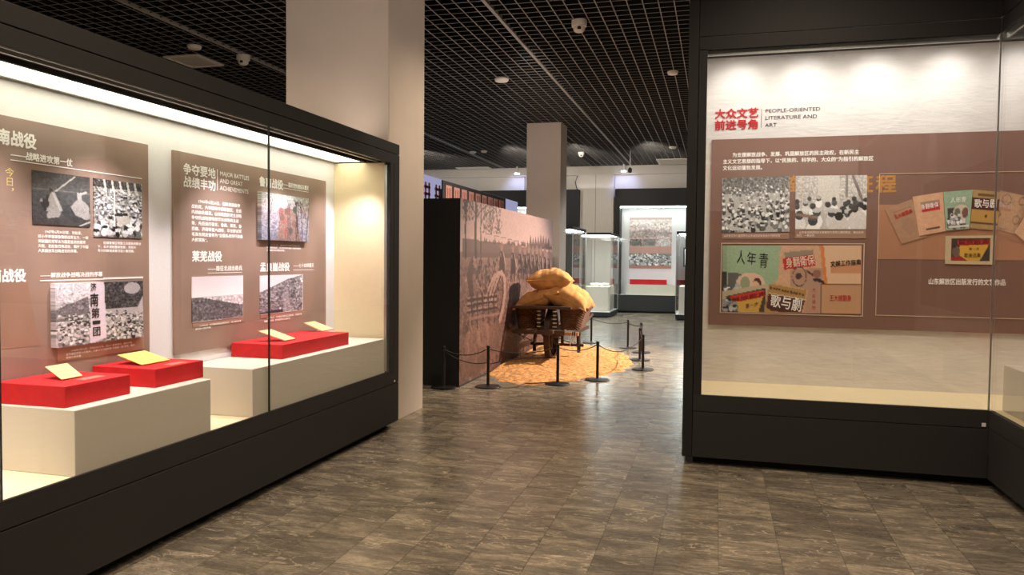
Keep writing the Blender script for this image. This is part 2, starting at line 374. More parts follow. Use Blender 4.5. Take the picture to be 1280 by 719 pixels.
# open-cell ceiling grid: every bar is its own piece of the ceiling
PIT = .165
def bar_mesh(dims):
    x0, x1, y0, y1, z0, z1 = dims
    return MB().box(*dims)
o0 = origin(ceil); by = None; bxm = None
def place_bar(name, me, loc, parent):
    o = bpy.data.objects.new(name, me); COL.objects.link(o); o.parent = parent; o.location = Vector(loc)-o0; return o
def mk(name, dims, m):
    b = MB().box(*dims); me = bpy.data.meshes.new(name); me.from_pydata(b.v, [], b.f); me.materials.append(m); return me
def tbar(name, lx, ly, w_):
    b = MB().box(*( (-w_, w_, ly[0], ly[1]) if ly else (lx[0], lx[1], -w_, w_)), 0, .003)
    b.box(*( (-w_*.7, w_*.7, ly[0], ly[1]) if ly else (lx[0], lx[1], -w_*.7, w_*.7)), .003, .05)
    me = bpy.data.meshes.new(name); me.from_pydata(b.v, [], b.f); me.materials.append(M_litedge); me.materials.append(M_blade)
    for i_, p_ in enumerate(me.polygons): p_.material_index = 0 if i_ in (0, 2, 3, 4, 5) else 1  # bottom cap painted as if lit from below, blade left dark
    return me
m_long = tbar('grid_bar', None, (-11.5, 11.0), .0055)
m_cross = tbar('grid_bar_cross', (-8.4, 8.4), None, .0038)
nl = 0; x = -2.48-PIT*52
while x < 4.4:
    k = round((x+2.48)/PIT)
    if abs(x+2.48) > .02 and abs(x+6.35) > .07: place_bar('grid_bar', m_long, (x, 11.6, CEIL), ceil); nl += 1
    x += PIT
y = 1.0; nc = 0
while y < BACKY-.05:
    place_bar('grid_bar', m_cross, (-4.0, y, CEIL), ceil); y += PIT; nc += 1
m_run = mk('ceiling_runner', (-.02, .02, -11.5, 11.0, 0, .05), M_runner)
for x in (-10.2, -6.35, -2.48, 1.4): place_bar('ceiling_runner', m_run, (x, 11.6, CEIL-.008), ceil)
struct(bx('trim_1', (-13, 5, BACKY-.12, BACKY, 4.02, 4.28), M_wall))

# floor of slate tiles, long side along the room
floor = struct(bx('floor', (-13, 5, -6, BACKY, -.06, -.004), M_grout))
TW, TL = .305, .61
tm = bpy.data.meshes.new('floor_tile'); b = MB().box(-TW/2+.0012, TW/2-.0012, -TL/2+.0012, TL/2-.0012, -.012, 0)
tm.from_pydata(b.v, [], b.f); tm.materials.append(M_slate)
tiles = []
x0 = .034-TW/2-TW*42
for i in range(60):
    xc = x0+i*TW; off = [0, .5, .18, .68, .36, .84][i % 6]
    for j in range(-5, 37):
        yc = 4.86+.305+(j-5)*TL+off*TL
        if yc > BACKY-.3 or xc > 4.8: continue
        tiles.append((xc, yc))
def in_view(x, y):
    d = np.array([x, y, 0])-CAM; z = d@FX
    if z < .3: return None
    u = 640+FPX*(d@RX)/z; v = 359.5-FPX*(d@UX)/z
    if not (-60 < u < 1340 and v < 800): return None
    if x < -2.9 and y < 7: return None
    if x > -.15 and y > 5.9: return None
    if x > 1.8: return None
    if x < -2.9 and y < 23: return None
    return z
vis = sorted([(in_view(*t), t) for t in tiles if in_view(*t) is not None]); near = [t for _, t in vis[:295]]
fo = origin(floor)
for t in near:
    o = bpy.data.objects.new('floor_tile', tm); COL.objects.link(o); o.parent = floor; o.location = Vector((t[0], t[1], 0))-fo
ns = set(near); far = MB()
for t in tiles:
    if t not in ns: far.box(t[0]-TW/2+.0012, t[0]+TW/2-.0012, t[1]-TL/2+.0012, t[1]+TL/2-.0012, -.012, 0)
ft = obj('floor_tile_field', far, M_slate, floor); ft['kind'] = 'stuff'

# columns
nc_ = thing('column', 'large beige square column rising behind the end of the left showcase', 'column', (-3.35, 6.7, 0))
bx('shaft', (-3.86, -2.83, 6.27, 7.1, 0, 4.6), M_column, nc_, .004)
bx('corner_strip', (-2.97, -2.835, 6.255, 6.27, 2.5, 4.6), M_column, nc_)
fc = thing('column', 'slim beige column in the middle of the hall beyond the mural', 'column', (-3.45, 15.5, 0))
bx('shaft', (-3.81, -3.10, 15.2, 15.85, 0, 4.6), M_column, fc, .004)

# ================================================================ LEFT SHOWCASE
LX = -2.717; LB = -3.25; Y0, Y1 = -1.2, 6.24
lc = thing('display_case', 'long charcoal wall showcase on the left with lit ceiling and battle panels', 'showcase', (-3.05, 2.5, 0))
bx('toe_kick', (-3.3, -2.80, Y0, 6.16, 0, .06), M_kick, lc)
bx('base_panel', (-3.36, LX, Y0, Y1, .06, .398), M_case, lc, .003)
bx('sill', (-3.36, LX, Y0, Y1, .403, .50), M_case, lc, .003)
bx('sill_lip', (-2.735, LX, Y0, 6.05, .50, .52), M_case, lc)
bx('inner_floor', (LB, -2.735, Y0, 6.05, .50, .51), M_cream, lc)
bx('fascia', (-2.745, LX, Y0, Y1, 2.318, 2.402), M_case, lc, .002)
bx('fascia_top', (-3.36, LX, Y0, Y1, 2.407, 2.495), M_case, lc, .003)
bx('back_board', (-3.36, LB, Y0, 6.07, .51, 2.40), M_linen, lc)
bx('end_board', (LB, -2.775, 6.05, 6.07, .51, 2.32), M_cream, lc)
bx('end_frame', (-3.36, LX-.03, 6.07, Y1, .50, 2.407), M_case, lc)
bx('end_jamb', (-2.747, LX, 6.055, 6.125, .50, 2.318), M_case, lc, .002)
bx('end_jamb', (-2.747, LX, 6.13, Y1, .50, 2.318), M_case, lc, .002)
bx('mirror_strip', (-2.775, -2.75, 6.052, 6.062, .52, 2.30), M_rail, lc)
bx('light_tray', (-3.25, -2.745, Y0, 6.05, 2.345, 2.40), M_case2, lc)
for a, b_ in ((Y0, 2.335), (2.345, 4.225), (4.235, 6.05)):
    bx('light_diffuser', (-3.20, -2.965, a, b_, 2.334, 2.345), M_lamp, lc)
bx('tray_rail', (-2.96, -2.94, Y0, 6.05, 2.322, 2.345), M_case2, lc)
bx('tray_rail', (-3.235, -3.205, Y0, 6.05, 2.325, 2.345), M_rail, lc)
bx('glazing_rail', (-2.85, -2.835, Y0, 6.05, 2.325, 2.345), M_rail, lc)
bx('glazing_rail', (-2.765, -2.755, Y0, 6.05, 2.322, 2.345), M_rail, lc)
for a, b_ in ((Y0, .475), (.48, 2.355), (2.36, 4.228), (4.232, 6.055)):
    bx('glass_pane', (LX-.014, LX-.006, a, b_, .505, 2.33), M_glass, lc)
for s in (.4775, 2.3575, 4.23): bx('pane_joint', (LX-.016, LX-.004, s-.003, s+.003, .505, 2.33), M_seal, lc)
bx('lock_tag', (LX, LX+.003, 6.14, 6.16, .415, .43), M_offwhite, lc)

LP = -3.235
def panelL(label, ya, yb, za, zb):
    p = thing('graphic_panel', label, 'panel', (LB, (ya+yb)/2, za))
    bx('panel_board', (LB, LP, ya, yb, za, zb), M_brown, p); return p
pa = panelL('brown graphic panel with two upper photographs and a crowd banner photograph, nearest in left showcase', .9, 3.775, .87, 2.151)
def lineL(p, u0, v0, u1, th=.004, m=None):
    a = UP(u0, v0, 'x', LP); b_ = UP(u1, v0, 'x', LP)
    return bx('ruled_line', (LP, LP+.002, a[1], b_[1], a[2]-th/2, a[2]+th/2), m or M_white, p)
def photo(p, px, cv, x=LP, d=.006, name='photograph'):
    c = quad_px(px, 'x', x+d); y0, y1 = (c[0][1]+c[3][1])/2, (c[1][1]+c[2][1])/2; z1, z0 = (c[0][2]+c[1][2])/2, (c[2][2]+c[3][2])/2
    return picture(name, [(x, y0, z1), (x, y1, z1), (x, y1, z0), (x, y0, z0)], cv, p, d)
box_text('title_lettering', '南战役', -4, 44.5, 160, 179, 'x', LP, M_white, pa, bold=.04)
box_text('subtitle_lettering', '——战略进攻第一仗', 13, 90, 187, 197, 'x', LP, M_white, pa, bold=.03)
lineL(pa, 13, 199.8, 177)
box_text('calligraphy', '今', 6, 17, 209, 220, 'x', LP, M_yel, pa)
box_text('calligraphy', '日', 8, 15.5, 222, 232, 'x', LP, M_yel, pa)
box_text('calligraphy', '，', 14, 17, 235, 239, 'x', LP, M_yel, pa)
M_ghost = mat('faint_sail_print', (146, 114, 94), .6, noise=.06)
g_ = [UP(*q, 'x', LP) for q in ((-30, 356), (34, 352), (50, 432), (-30, 440))]
mb = MB(); mb.add([(LP+.001, q[1], q[2]) for q in g_]+[(LP, q[1], q[2]) for q in g_], [(0, 1, 2, 3), (7, 6, 5, 4), (0, 4, 5, 1), (1, 5, 6, 2), (2, 6, 7, 3), (3, 7, 4, 0)]); obj('ghost_print', mb, M_ghost, pa)
# photo: boats on a river at night
cv = Canvas(74, 70, (62, 62, 60)); cv.ramp(0, .33, (58, 56, 54), (84, 84, 82)); cv.ramp(.33, .36, (120, 118, 112), (70, 70, 68)); cv.ramp(.36, 1, (74, 76, 76), (46, 46, 48)); cv.noise(7, blur=1)
cv.line(.38, .35, .72, .03, .011, (190, 186, 176)); cv.poly([(.18, .75), (.3, .38), (.36, .36), (.5, .7), (.46, .76)], (150, 146, 140)); cv.line(.24, .45, .2, .72, .025, (30, 30, 30)); cv.line(.34, .4, .46, .7, .02, (180, 176, 168)); cv.ell(.3, .34, .03, .04, (40, 38, 36))
cv.poly([(.22, .82), (.26, .74), (.47, .76), (.44, .84), (.24, .88)], (150, 148, 142)); cv.ell(.2, .6, .07, .09, (34, 32, 32)); cv.ell(.14, .55, .02, .03, (150, 146, 140))
cv.poly([(.64, .62), (.74, .5), (.8, .42), (.88, .5), (.97, .58), (1, .85), (.9, .86), (.72, .78)], (156, 152, 148)); cv.ell(.8, .4, .045, .09, (168, 164, 158)); cv.line(.82, .36, .92, .32, .02, (176, 172, 166)); cv.ell(.8, .31, .025, .03, (60, 58, 56)); cv.noise(9); cv.line(.8, 1, 1, .9, .012, (190, 188, 180))
photo(pa, [(40.3,212.3),(112.6,222),(112.6,284.6),(41.7,279)], cv)
# photo: crowd receiving soldiers
cv = Canvas(66, 76, (150, 148, 142)); cv.noise(45, blur=1); cv.rect(0, 0, 1, .14, (60, 58, 56)); cv.noise(30, 0, .15)
for k in range(6): cv.line(.2+.16*k, 0, .24+.16*k, .2, .02, (200, 198, 190))
cv.crowd(.2, .62, 110, .014, .026, 205, 30); cv.crowd(.6, .97, 26, .04, .065, 215, 22); cv.line(.41, .17, .41, .8, .012, (205, 200, 190)); cv.poly([(.42, .6), (.7, .52), (.74, .75), (.5, .78)], (175, 170, 160)); cv.line(.44, .6, .66, .58, .03, (40, 38, 36)); cv.noise(12)
photo(pa, [(117.2,223.5),(177,229.8),(177.8,298.6),(118,295.8)], cv)
box_text('caption_lettering', '　　1947年6月30日夜，刘伯承、\n邓小平率晋冀鲁豫野战军主力，一举\n突破国民党军认为固若金汤的黄河\n天险，发起鲁西南战役，揭开了中国\n人民解放军战略进攻的序幕。', 47, 110, 287, 315.5, 'x', LP, M_white, pa, res=1, bold=.02, spacing=1.3)
box_text('caption_lettering', '　　在冀鲁豫区党委工兵部队的配合\n下，众多渡船整装待发，刘邓大\n军分四路强渡黄河进入鲁西南。', 121.7, 176, 301.5, 315, 'x', LP, M_white, pa, res=1, bold=.02, spacing=1.3)
box_text('title_lettering', '济南战役', -31, 31.7, 337, 354, 'x', LP, M_white, pa, bold=.04)
box_text('subtitle_lettering', '——解放战争战略决战的序幕', 50, 127.7, 341, 347.5, 'x', LP, M_white, pa, bold=.03)
lineL(pa, 50, 351.2, 178.6, .005); lineL(pa, 129, 347.6, 178.6, .004)
# raised photo with banner
cv = Canvas(120, 90, (190, 186, 190)); cv.ramp(0, .3, (226, 220, 228), (212, 208, 214)); cv.poly([(0, .42), (.1, .34), (.2, .3), (.34, .22), (.36, .6), (0, .6)], (112, 108, 112)); cv.noise(10)
cv.rect(.52, 0, 1, .46, (66, 64, 66)); cv.noise(26, 0, .46, 1); cv.ell(.86, .12, .1, .1, (205, 200, 205), .8); cv.rect(.54, .46, 1, .54, (180, 176, 180)); cv.crowd(.5, .98, 330, .012, .018, 205, 40)
cv.poly([(.93, .45), (1, .25), (1, .55), (.95, .58)], (190, 186, 190)); cv.poly([(.365, 0), (.52, 0), (.545, .93), (.36, 1)], (222, 212, 226)); cv.noise(5)
ph = photo(pa, [(69.3,354.2),(178.6,351.7),(179.5,421),(70,435)], cv, LP, .032)
FXb = LP+.032
for ch, u0, u1, v0, v1 in (('济', 113, 120, 354, 364), ('南', 112.5, 122.5, 367, 383.5), ('第', 114, 124, 385.5, 398), ('一', 115.5, 125, 402, 405), ('团', 116, 125, 409.5, 420.5)):
    box_text('banner_lettering', ch, u0, u1, v0, v1, 'x', FXb, M_blk, ph, bold=.02)
bx('caption_strip', (LP, LP+.004, UP(71, 440, 'x', LP)[1], UP(179, 425, 'x', LP)[1], .955, 1.03), M_strip, pa)
box_text('caption_lettering', '　　1948年9月16日，济南战役打响，经过八昼夜激战，解放济南，\n全歼国民党军十万余人，九纵七十三团荣获“济南第一团”称号，图为\n授旗大会场景。', 82, 168, 438, 449, 'x', LP+.004, M_white, pa, res=1, bold=.02, spacing=1.3)

pb = panelL('brown graphic panel with English battle heading and four photographs, farthest in left showcase', 3.99, 5.876, .885, 2.151)
box_text('title_lettering', '争夺要地\n战绩丰功', 229, 269, 203.5, 233.4, 'x', LP, M_white, pb, bold=.025, spacing=1.1)
a = UP(271.5, 211.7, 'x', LP); b_ = UP(271.5, 238, 'x', LP); bx('ruled_line', (LP, LP+.002, a[1]-.002, a[1]+.002, b_[2], a[2]), M_white, pb)
box_text('english_lettering', 'MAJOR BATTLES\nAND GREAT\nACHIEVEMENTS', 274.5, 311, 214, 237.5, 'x', LP, M_white, pb, bold=.012, spacing=1.15)
box_text('paragraph_lettering', '　　1946年6月26日，国民党撕毁停\n战协定，大举围攻中原解放区，全面\n内战由此爆发。山东是国民党主战略\n争夺的战略要地和华东战场的主战\n场，先后进行宿北、鲁南、莱芜、鲁\n西南、济南等重大战役，华东野战军\n毛泽东同志誉称为“全国各战场歼敌最\n大的军队”。', 239, 303, 248, 302, 'x', LP, M_white, pb, res=1, bold=.03, spacing=1.35)
box_text('title_lettering', '莱芜战役', 240, 277, 313.8, 327, 'x', LP, M_white, pb, bold=.04)
box_text('subtitle_lettering', '——南征北战出奇兵', 259.5, 302.3, 332.5, 339, 'x', LP, M_white, pb, bold=.03)
lineL(pb, 259.5, 341.6, 302.3)
cv = Canvas(70, 60, (215, 205, 212)); cv.ramp(0, .45, (226, 218, 226), (252, 246, 250)); cv.poly([(0, .46), (.2, .47), (.5, .56), (1, .7), (1, 1), (0, 1)], (100, 96, 100)); cv.noise(26, .46, 1, 1); cv.noise(14, .46, 1)
for k in range(14): cv.line(.45+.03*k, .52+.014*k, .46+.03*k, .58+.014*k, .008, (90, 86, 90))
photo(pb, [(240,346),(303.8,344.8),(304,396.7),(240.5,403)], cv)
bx('caption_strip', (LP, LP+.003, UP(240.5, 405, 'x', LP)[1], UP(304, 400, 'x', LP)[1], 1.045, 1.11), M_strip, pb)
box_text('caption_lettering', '　　1947年2月，华东野战军发起莱芜战役，图为解放军某\n部向敌人发起冲锋。', 244, 301, 407, 413, 'x', LP+.003, M_white, pb, res=1, bold=.02, spacing=1.3)
box_text('title_lettering', '鲁南战役', 324, 353.5, 220.4, 232.5, 'x', LP, M_white, pb, bold=.04)
box_text('subtitle_lettering', '——国民党快速纵队覆灭', 354, 385.5, 227, 233, 'x', LP, M_white, pb, bold=.03)
lineL(pb, 354, 235, 385.5)
cv = Canvas(76, 74, (176, 178, 190)); cv.ramp(0, .35, (196, 206, 200), (200, 180, 180)); cv.ramp(.35, 1, (190, 178, 184), (120, 122, 140)); cv.noise(22, 0, 1, 1); cv.poly([(.3, 1), (.38, .3), (.7, .28), (.82, 1)], (150, 110, 96), .75)
for k in range(9):
    xx = RNG.uniform(0, 1); cv.line(xx, 1, xx+RNG.uniform(-.08, .08), .1, .008, (70, 66, 74)); cv.line(xx, .5, xx+RNG.uniform(-.2, .2), .12, .005, (80, 76, 84))
for k in range(11): cv.ell(RNG.uniform(.38, .75), RNG.uniform(.2, .8), .05, .08, [RNG.uniform(60, 160), 90, 84], .8)
cv.noise(16)
photo(pb, [(326.7,240.3),(386,247.8),(386,302),(327,300)], cv, LP, .034)
box_text('caption_lettering', '　　1947年1月，鲁南战役中缴获的国民党军\n美式榴弹炮群，华东野战军组建了特种兵纵队，\n成为解放军的精锐部队。', 333, 376.5, 305, 314, 'x', LP, M_white, pb, res=1, bold=.02, spacing=1.3)
box_text('title_lettering', '孟良崮战役', 325, 361.6, 328.5, 339.5, 'x', LP, M_white, pb, bold=.04)
box_text('subtitle_lettering', '——七十四师覆灭', 366.5, 392, 329.5, 334.5, 'x', LP, M_white, pb, bold=.03)
lineL(pb, 366.5, 337.8, 392)
cv = Canvas(66, 64, (240, 234, 240)); cv.poly([(0, .42), (.25, .3), (.6, .12), (1, 0), (1, 1), (0, 1)], (128, 124, 130)); m_ = cv.a.copy(); cv.noise(40, 0, 1, 1); cv.noise(18); sky = m_[..., 0] > 200; cv.a[sky] = m_[sky]
cv.poly([(.5, .5), (.6, .25), (.72, 1), (.52, 1)], (186, 180, 186), .5); cv.line(.95, .1, .97, .2, .02, (240, 240, 240)); cv.poly([(0, 1), (0, .95), (.5, .9), (.5, 1)], (50, 46, 50))
photo(pb, [(325,344.5),(378.6,343.4),(378.6,388.3),(325.7,393)], cv)
bx('caption_strip', (LP, LP+.003, UP(325.5, 395, 'x', LP)[1], UP(379, 392, 'x', LP)[1], 1.05, 1.12), M_strip, pb)
box_text('caption_lettering', '　　1947年5月，华东野战军围攻孟良崮战役，在鲁南歼敌\n整编七十四师，图为解放军向主峰攻击。', 330, 377, 397, 403.5, 'x', LP+.003, M_white, pb, res=1, bold=.02, spacing=1.3)

# plinths, red risers, exhibits
def plinth(label, ya, yb): return tag(bx('plinth', (-3.24, -2.742, ya, yb, .51, .81), M_plinth, None, .004), label, 'plinth')
plinth('long off-white fabric plinth under the two nearer red risers in the left showcase', 2.734, 3.675)
plinth('long off-white fabric plinth under the single long red riser at the far end', 4.075, 5.98)
def riser(label, ya, yb): return tag(bx('red_riser', (-3.22, -2.82, ya, yb, .81, .908), M_red, None, .003), label, 'display riser')
riser('red display riser nearest the camera carrying one small yellow document', 2.76, 3.155)
riser('red display riser, second from the camera, carrying a large yellow document', 3.33, 3.715)
riser('long red display riser at the far end carrying two pale documents', 4.535, 5.49)
ZR = .908
def exhibit(label, lo, hi, m, body=None, thick=.004, dx=.14, curl=False):
    A, B = UP(*lo[0], 'z', ZR+.006), UP(*lo[1], 'z', ZR+.006)
    xl = (A[0]+B[0])/2; xh = xl-dx; C_, D_ = UP(*hi[0], 'x', xh), UP(*hi[1], 'x', xh)
    zh = max(ZR+.04, (C_[2]+D_[2])/2); ya, yb = min(A[1], B[1]), max(A[1], B[1]); ya2, yb2 = min(C_[1], D_[1]), max(C_[1], D_[1])
    t = thing('document_stand', label, 'document', (xl-.07, (ya+yb)/2, ZR))
    c3 = [np.array(p) for p in ((xh, ya2, zh), (xh, yb2, zh), (xl, yb, ZR+.008), (xl, ya, ZR+.008))]
    nn = np.cross(c3[3]-c3[0], c3[1]-c3[0]); nn /= np.linalg.norm(nn); nn = nn if nn[2] > 0 else -nn
    mb = MB(); mb.add([*c3, *[c-nn*thick for c in c3]], [(0, 3, 2, 1), (4, 5, 6, 7), (0, 1, 5, 4), (1, 2, 6, 5), (2, 3, 7, 6), (3, 0, 4, 7)])
    obj('document', mb, m, t)
    d2 = [c-nn*.006 for c in c3]; mb = MB(); mb.add([*d2, *[c-nn*.003 for c in d2]], [(0, 3, 2, 1), (4, 5, 6, 7), (0, 1, 5, 4), (1, 2, 6, 5), (2, 3, 7, 6), (3, 0, 4, 7)])
    obj('acrylic_plate', mb, M_acryl, t)
    for yy in (ya2+.004, yb2-.004):
        mb = MB().tube([(xh-.002, yy, zh-.01), (xh-.03, yy, ZR+.003), (xl-.01, yy, ZR+.003)], .002, 5); obj('acrylic_leg', mb, M_acryl, t)
    if body:
        lettering('handwriting', body, [bil(c3, .12, .15), bil(c3, .88, .15), bil(c3, .85, .8), bil(c3, .12, .8)], mat('ink', (170, 130, 60), .7), t, thick=.0008, res=1, nrm=nn)['kind'] = 'stuff'
    return t
exhibit('small cream handwritten document on a clear stand, nearest the camera', [(77.7,474.75),(103,470)], [(56.4,458),(84,454.5)], M_note, '一一一一一\n一一一一一一\n一一一', dx=.13)
exhibit('large yellow document on a clear stand on the second red riser', [(179.3,456.5),(211,450)], [(146.8,443.7),(181,438.2)], mat('yellow_paper', (240, 214, 110), .7, noise=.05, scale=40), None, dx=.17)
exhibit('narrow pale wooden slip on a stand, nearer one on the long red riser', [(356,426),(370.5,423.5)], [(322.8,414),(339,411.3)], M_note2, None, .006, .16)
exhibit('rounded tan booklet on a stand, farther one on the long red riser', [(403,414),(417,411.5)], [(380,404),(393.5,401)], M_note2, None, .008, .15)
for (u, v), lb in (((112, 473), 'small pale caption card on the nearest red riser'), ((218, 455), 'small pale caption card on the second red riser')):
    p_ = UP(u, v, 'z', ZR); tag(bx('caption_card', (p_[0]-.025, p_[0]+.03, p_[1]-.06, p_[1]+.07, ZR, ZR+.003), M_tag), lb, 'card')

# ================================================================ RIGHT SHOWCASE (front part and side wing)
RY, RBK, RX0, RX1 = 5.712, 6.42, -.227, 1.775
WB = 2.48; WY0 = .6
rc = thing('display_case', 'tall charcoal corner showcase on the right with literature panel behind glass', 'showcase', (1.0, 6.1, 0))
HT = 3.62
bx('toe_kick', (-.15, WB, 5.80, 6.45, 0, .06), M_kick, rc)
bx('toe_kick', (1.86, WB, WY0, 5.80, 0, .06), M_kick, rc)
bx('base_panel', (-.153, RX1, RY, RY+.03, .06, .395), M_case, rc, .002)
bx('sill', (-.153, RX1, RY, RY+.03, .40, .520), M_case, rc, .002)
bx('end_jamb', (RX0, -.156, RY-.004, 6.55, .06, HT), M_case2, rc, .003)
bx('end_jamb', (-.153, -.095, RY, RY+.05, .52, 3.03), M_case2, rc, .002)
bx('inner_floor', (-.12, WB, RY+.03, RBK, .50, .52), M_cream, rc)
bx('inner_floor', (RX1+.03, WB, WY0, RY+.03, .50, .52), M_cream, rc)
bx('back_board', (-.15, WB+.1, RBK, RBK+.08, .06, HT-.1), M_paper, rc)
bx('end_board', (-.15, -.12, RY+.05, RBK, .52, 3.1), M_paper, rc)
bx('back_board', (WB, WB+.1, WY0, RBK, .06, HT-.1), M_paper, rc)
bx('fascia', (-.153, RX1, RY, RY+.03, 3.02, 3.115), M_case2, rc, .002)
bx('fascia_top', (-.153, RX1, RY, RY+.03, 3.12, HT), M_case2, rc, .002)
bx('fascia', (RX1, RX1+.03, WY0, RY, 3.02, 3.115), M_case2, rc, .002)
bx('fascia_top', (RX1, RX1+.03, WY0, RY, 3.12, HT), M_case2, rc, .002)
bx('case_roof', (RX0, WB+.1, RY+.03, 6.55, HT-.1, HT), M_case2, rc)
bx('case_roof', (RX1+.03, WB+.1, WY0, RY+.03, HT-.1, HT), M_case2, rc)
bx('base_panel', (RX1, RX1+.03, WY0, RY, .06, .395), M_case, rc, .002)
bx('sill', (RX1, RX1+.03, WY0, RY, .40, .520), M_case, rc, .002)
bx('glazing_rail', (-.1, RX1, RY+.03, RY+.045, 2.985, 3.02), M_rail, rc)
bx('glazing_rail', (RX1+.03, RX1+.045, WY0, RY, 2.985, 3.02), M_rail, rc)
bx('inner_ceiling', (-.12, WB, RY+.05, RBK, 3.14, 3.16), M_case, rc)
bx('inner_ceiling', (RX1+.05, WB, WY0, RY+.05, 3.14, 3.16), M_case, rc)
bx('glass_pane', (-.1, RX1-.002, RY+.008, RY+.016, .50, 3.02), M_glass2, rc)
for a, b_ in ((3.84, RY-.002), (1.92, 3.835), (WY0, 1.915)):
    bx('glass_pane', (RX1+.008, RX1+.016, a, b_, .50, 3.02), M_glass2, rc)
bx('pane_joint', (RX1-.006, RX1+.004, RY+.004, RY+.014, .50, 3.02), M_rail, rc)
bx('lock_tag', (1.733, 1.758, RY-.003, RY, .41, .435), M_offwhite, rc)
bx('end_frame', (RX1, WB+.1, WY0-.1, WY0, 0, HT), M_case2, rc)
for x in (.146, .64, 1.144, 1.65, 2.15):
    mb = MB().lathe((x, 6.13, 3.09), [(.035, 0), (.035, .05)], 14); sp = obj('case_spotlight', mb, M_case2, rc)
    spot('case_spot_light', (x, 6.13, 3.08), (x, 6.42, 2.86), 5.0, (1, .98, .96), 100, 1.0, .03)
area('case_strip_light', (.95, 5.93, 3.12), (.95, 6.15, 0), 20, (1, .95, .87), 2.0, .16)
for y in (1.2, 2.3, 3.4, 4.5, 5.4):
    obj('case_spotlight', MB().lathe((2.19, y, 3.09), [(.035, 0), (.035, .05)], 14), M_case2, rc)
    spot('case_spot_light', (2.19, y, 3.08), (2.48, y, 2.86), 5.0, (1, .98, .96), 100, 1.0, .03)
    spot('case_down_spot', (2.08, y+.2, 3.08), (2.15, y+.2, .8), 16, (1, .94, .86), 90, 1.0, .02)

RP = 6.39
def quadR(px): return quad_px(px, 'y', RP)
tit = thing('wall_lettering', 'red Chinese heading with English translation on white wall in right showcase', 'lettering', (.1, RBK, 2.55))
box_text('red_lettering', '大众文艺\n前进号角', 894, 947.5, 137, 163, 'y', RBK, M_redtext, tit, thick=.006, bold=.035, spacing=1.1)
a = UP(952, 136, 'y', RBK); bx('divider_line', (a[0]-.0015, a[0]+.0015, RBK-.003, RBK, a[2]-.15, a[2]), M_greyt, tit)
box_text('english_lettering', 'PEOPLE-ORIENTED\nLITERATURE AND\nART', 956.5, 1025, 136.5, 158.8, 'y', RBK, M_dark, tit, thick=.003, bold=.0, spacing=1.35)
pr = thing('graphic_panel', 'large russet literature panel on back wall of the right showcase', 'panel', (1.0, RBK, .985))
bx('panel_board', (-.06, 2.40, RP, RBK, .985, 2.482), M_brownR, pr)
box_text('paragraph_lettering', '　　为支援解放战争、发展、巩固解放区的民主政权，在新民主\n主义文艺思想的指导下，以“民族的、科学的、大众的”为指引的解放区\n文化运动蓬勃发展。', 904, 1091.6, 191.5, 213, 'y', RP, M_white, pr, bold=.03, spacing=1.35)
for ch, u0, u1 in (('奋', 983, 1001), ('斗', 1025, 1044), ('征', 1072, 1091), ('程', 1095.5, 1120)):  # glass reflection of wall text, drawn as print on the panel
    box_text('gold_lettering', ch, u0, u1, 219.5, 240.5, 'y', RP, M_gold, pr, bold=.03, thick=.001)
box_text('grey_lettering', 'JOURNEY', 1050, 1097, 243.5, 249, 'y', RP, M_greyt, pr, thick=.001)  # part of the same reflection, drawn as print
def pR(px, cv, name='photograph', d=.006, y=RP):
    return picture(name, quad_px(px, 'y', y-d*0), cv, pr, d)
cv = Canvas(110, 84, (190, 190, 188)); cv.rect(0, 0, 1, .3, (118, 118, 116)); cv.noise(34, 0, .3, 1); cv.crowd(.16, .42, 60, .012, .016, 235, 80); cv.crowd(.4, .94, 120, .018, .024, 245, 40); cv.line(.1, .9, .4, .97, .02, (200, 200, 198)); cv.noise(10)
pR([(902.8,223),(987,220),(986.4,289.7),(902.2,291)], cv)
cv = Canvas(110, 84, (205, 200, 196)); cv.noise(20, 0, .5, 1); cv.rect(.32, 0, .62, .5, (222, 218, 212)); cv.rect(.7, 0, .74, .4, (140, 134, 130)); cv.line(.8, 0, .95, .5, .02, (130, 120, 115))
cv.crowd(.42, .62, 22, .03, .04, 60, 190); cv.crowd(.62, .85, 9, .05, .07, 66, 205); cv.ell(.62, .95, .14, .2, (222, 218, 214)); cv.ell(.62, .76, .06, .08, (52, 44, 42)); cv.ell(.88, .85, .13, .2, (226, 222, 218)); cv.ell(.84, .62, .05, .07, (60, 50, 48)); cv.line(0, .72, .3, .78, .02, (150, 125, 115)); cv.noise(9)
pR([(994.6,220),(1084,219),(1082.5,286.6),(994,286.6)], cv)
for px, tx, u0, u1, v0, v1 in (([(902.2, 291.3), (986.4, 290), (986.3, 297.5), (902.2, 298.5)], '山东省文协儿童团员与山东省民政联合会办刊师训班', 905, 975, 293, 296.3), ([(994, 287), (1082.5, 287), (1082.4, 297), (994, 298)], '　山东省话剧团在抗日根据地为军民公演的剧目，观众反响\n热烈，一再出场。', 996, 1079, 289, 296)):
    c = quadR(px); bx('caption_strip', (c[0][0], c[1][0], RP-.003, RP, c[3][2], c[0][2]), M_strip, pr)
    box_text('caption_lettering', tx, u0, u1, v0, v1, 'y', RP-.003, M_white, pr, res=1)
def frame(px, w_, m, name='frame_line', d=.004):
    c = quadR(px); mb = MB(); x0, x1, z0, z1 = (c[0][0]+c[3][0])/2, (c[1][0]+c[2][0])/2, (c[2][2]+c[3][2])/2, (c[0][2]+c[1][2])/2
    for d_ in ((x0, x1, z1-w_, z1), (x0, x1, z0, z0+w_), (x0, x0+w_, z0+w_, z1-w_), (x1-w_, x1, z0+w_, z1-w_)): mb.box(d_[0], d_[1], RP-d, RP, d_[2], d_[3])
    return obj(name, mb, m, pr)
FR = [(900.7,304),(1080.3,304),(1078.8,395),(900.4,392)]
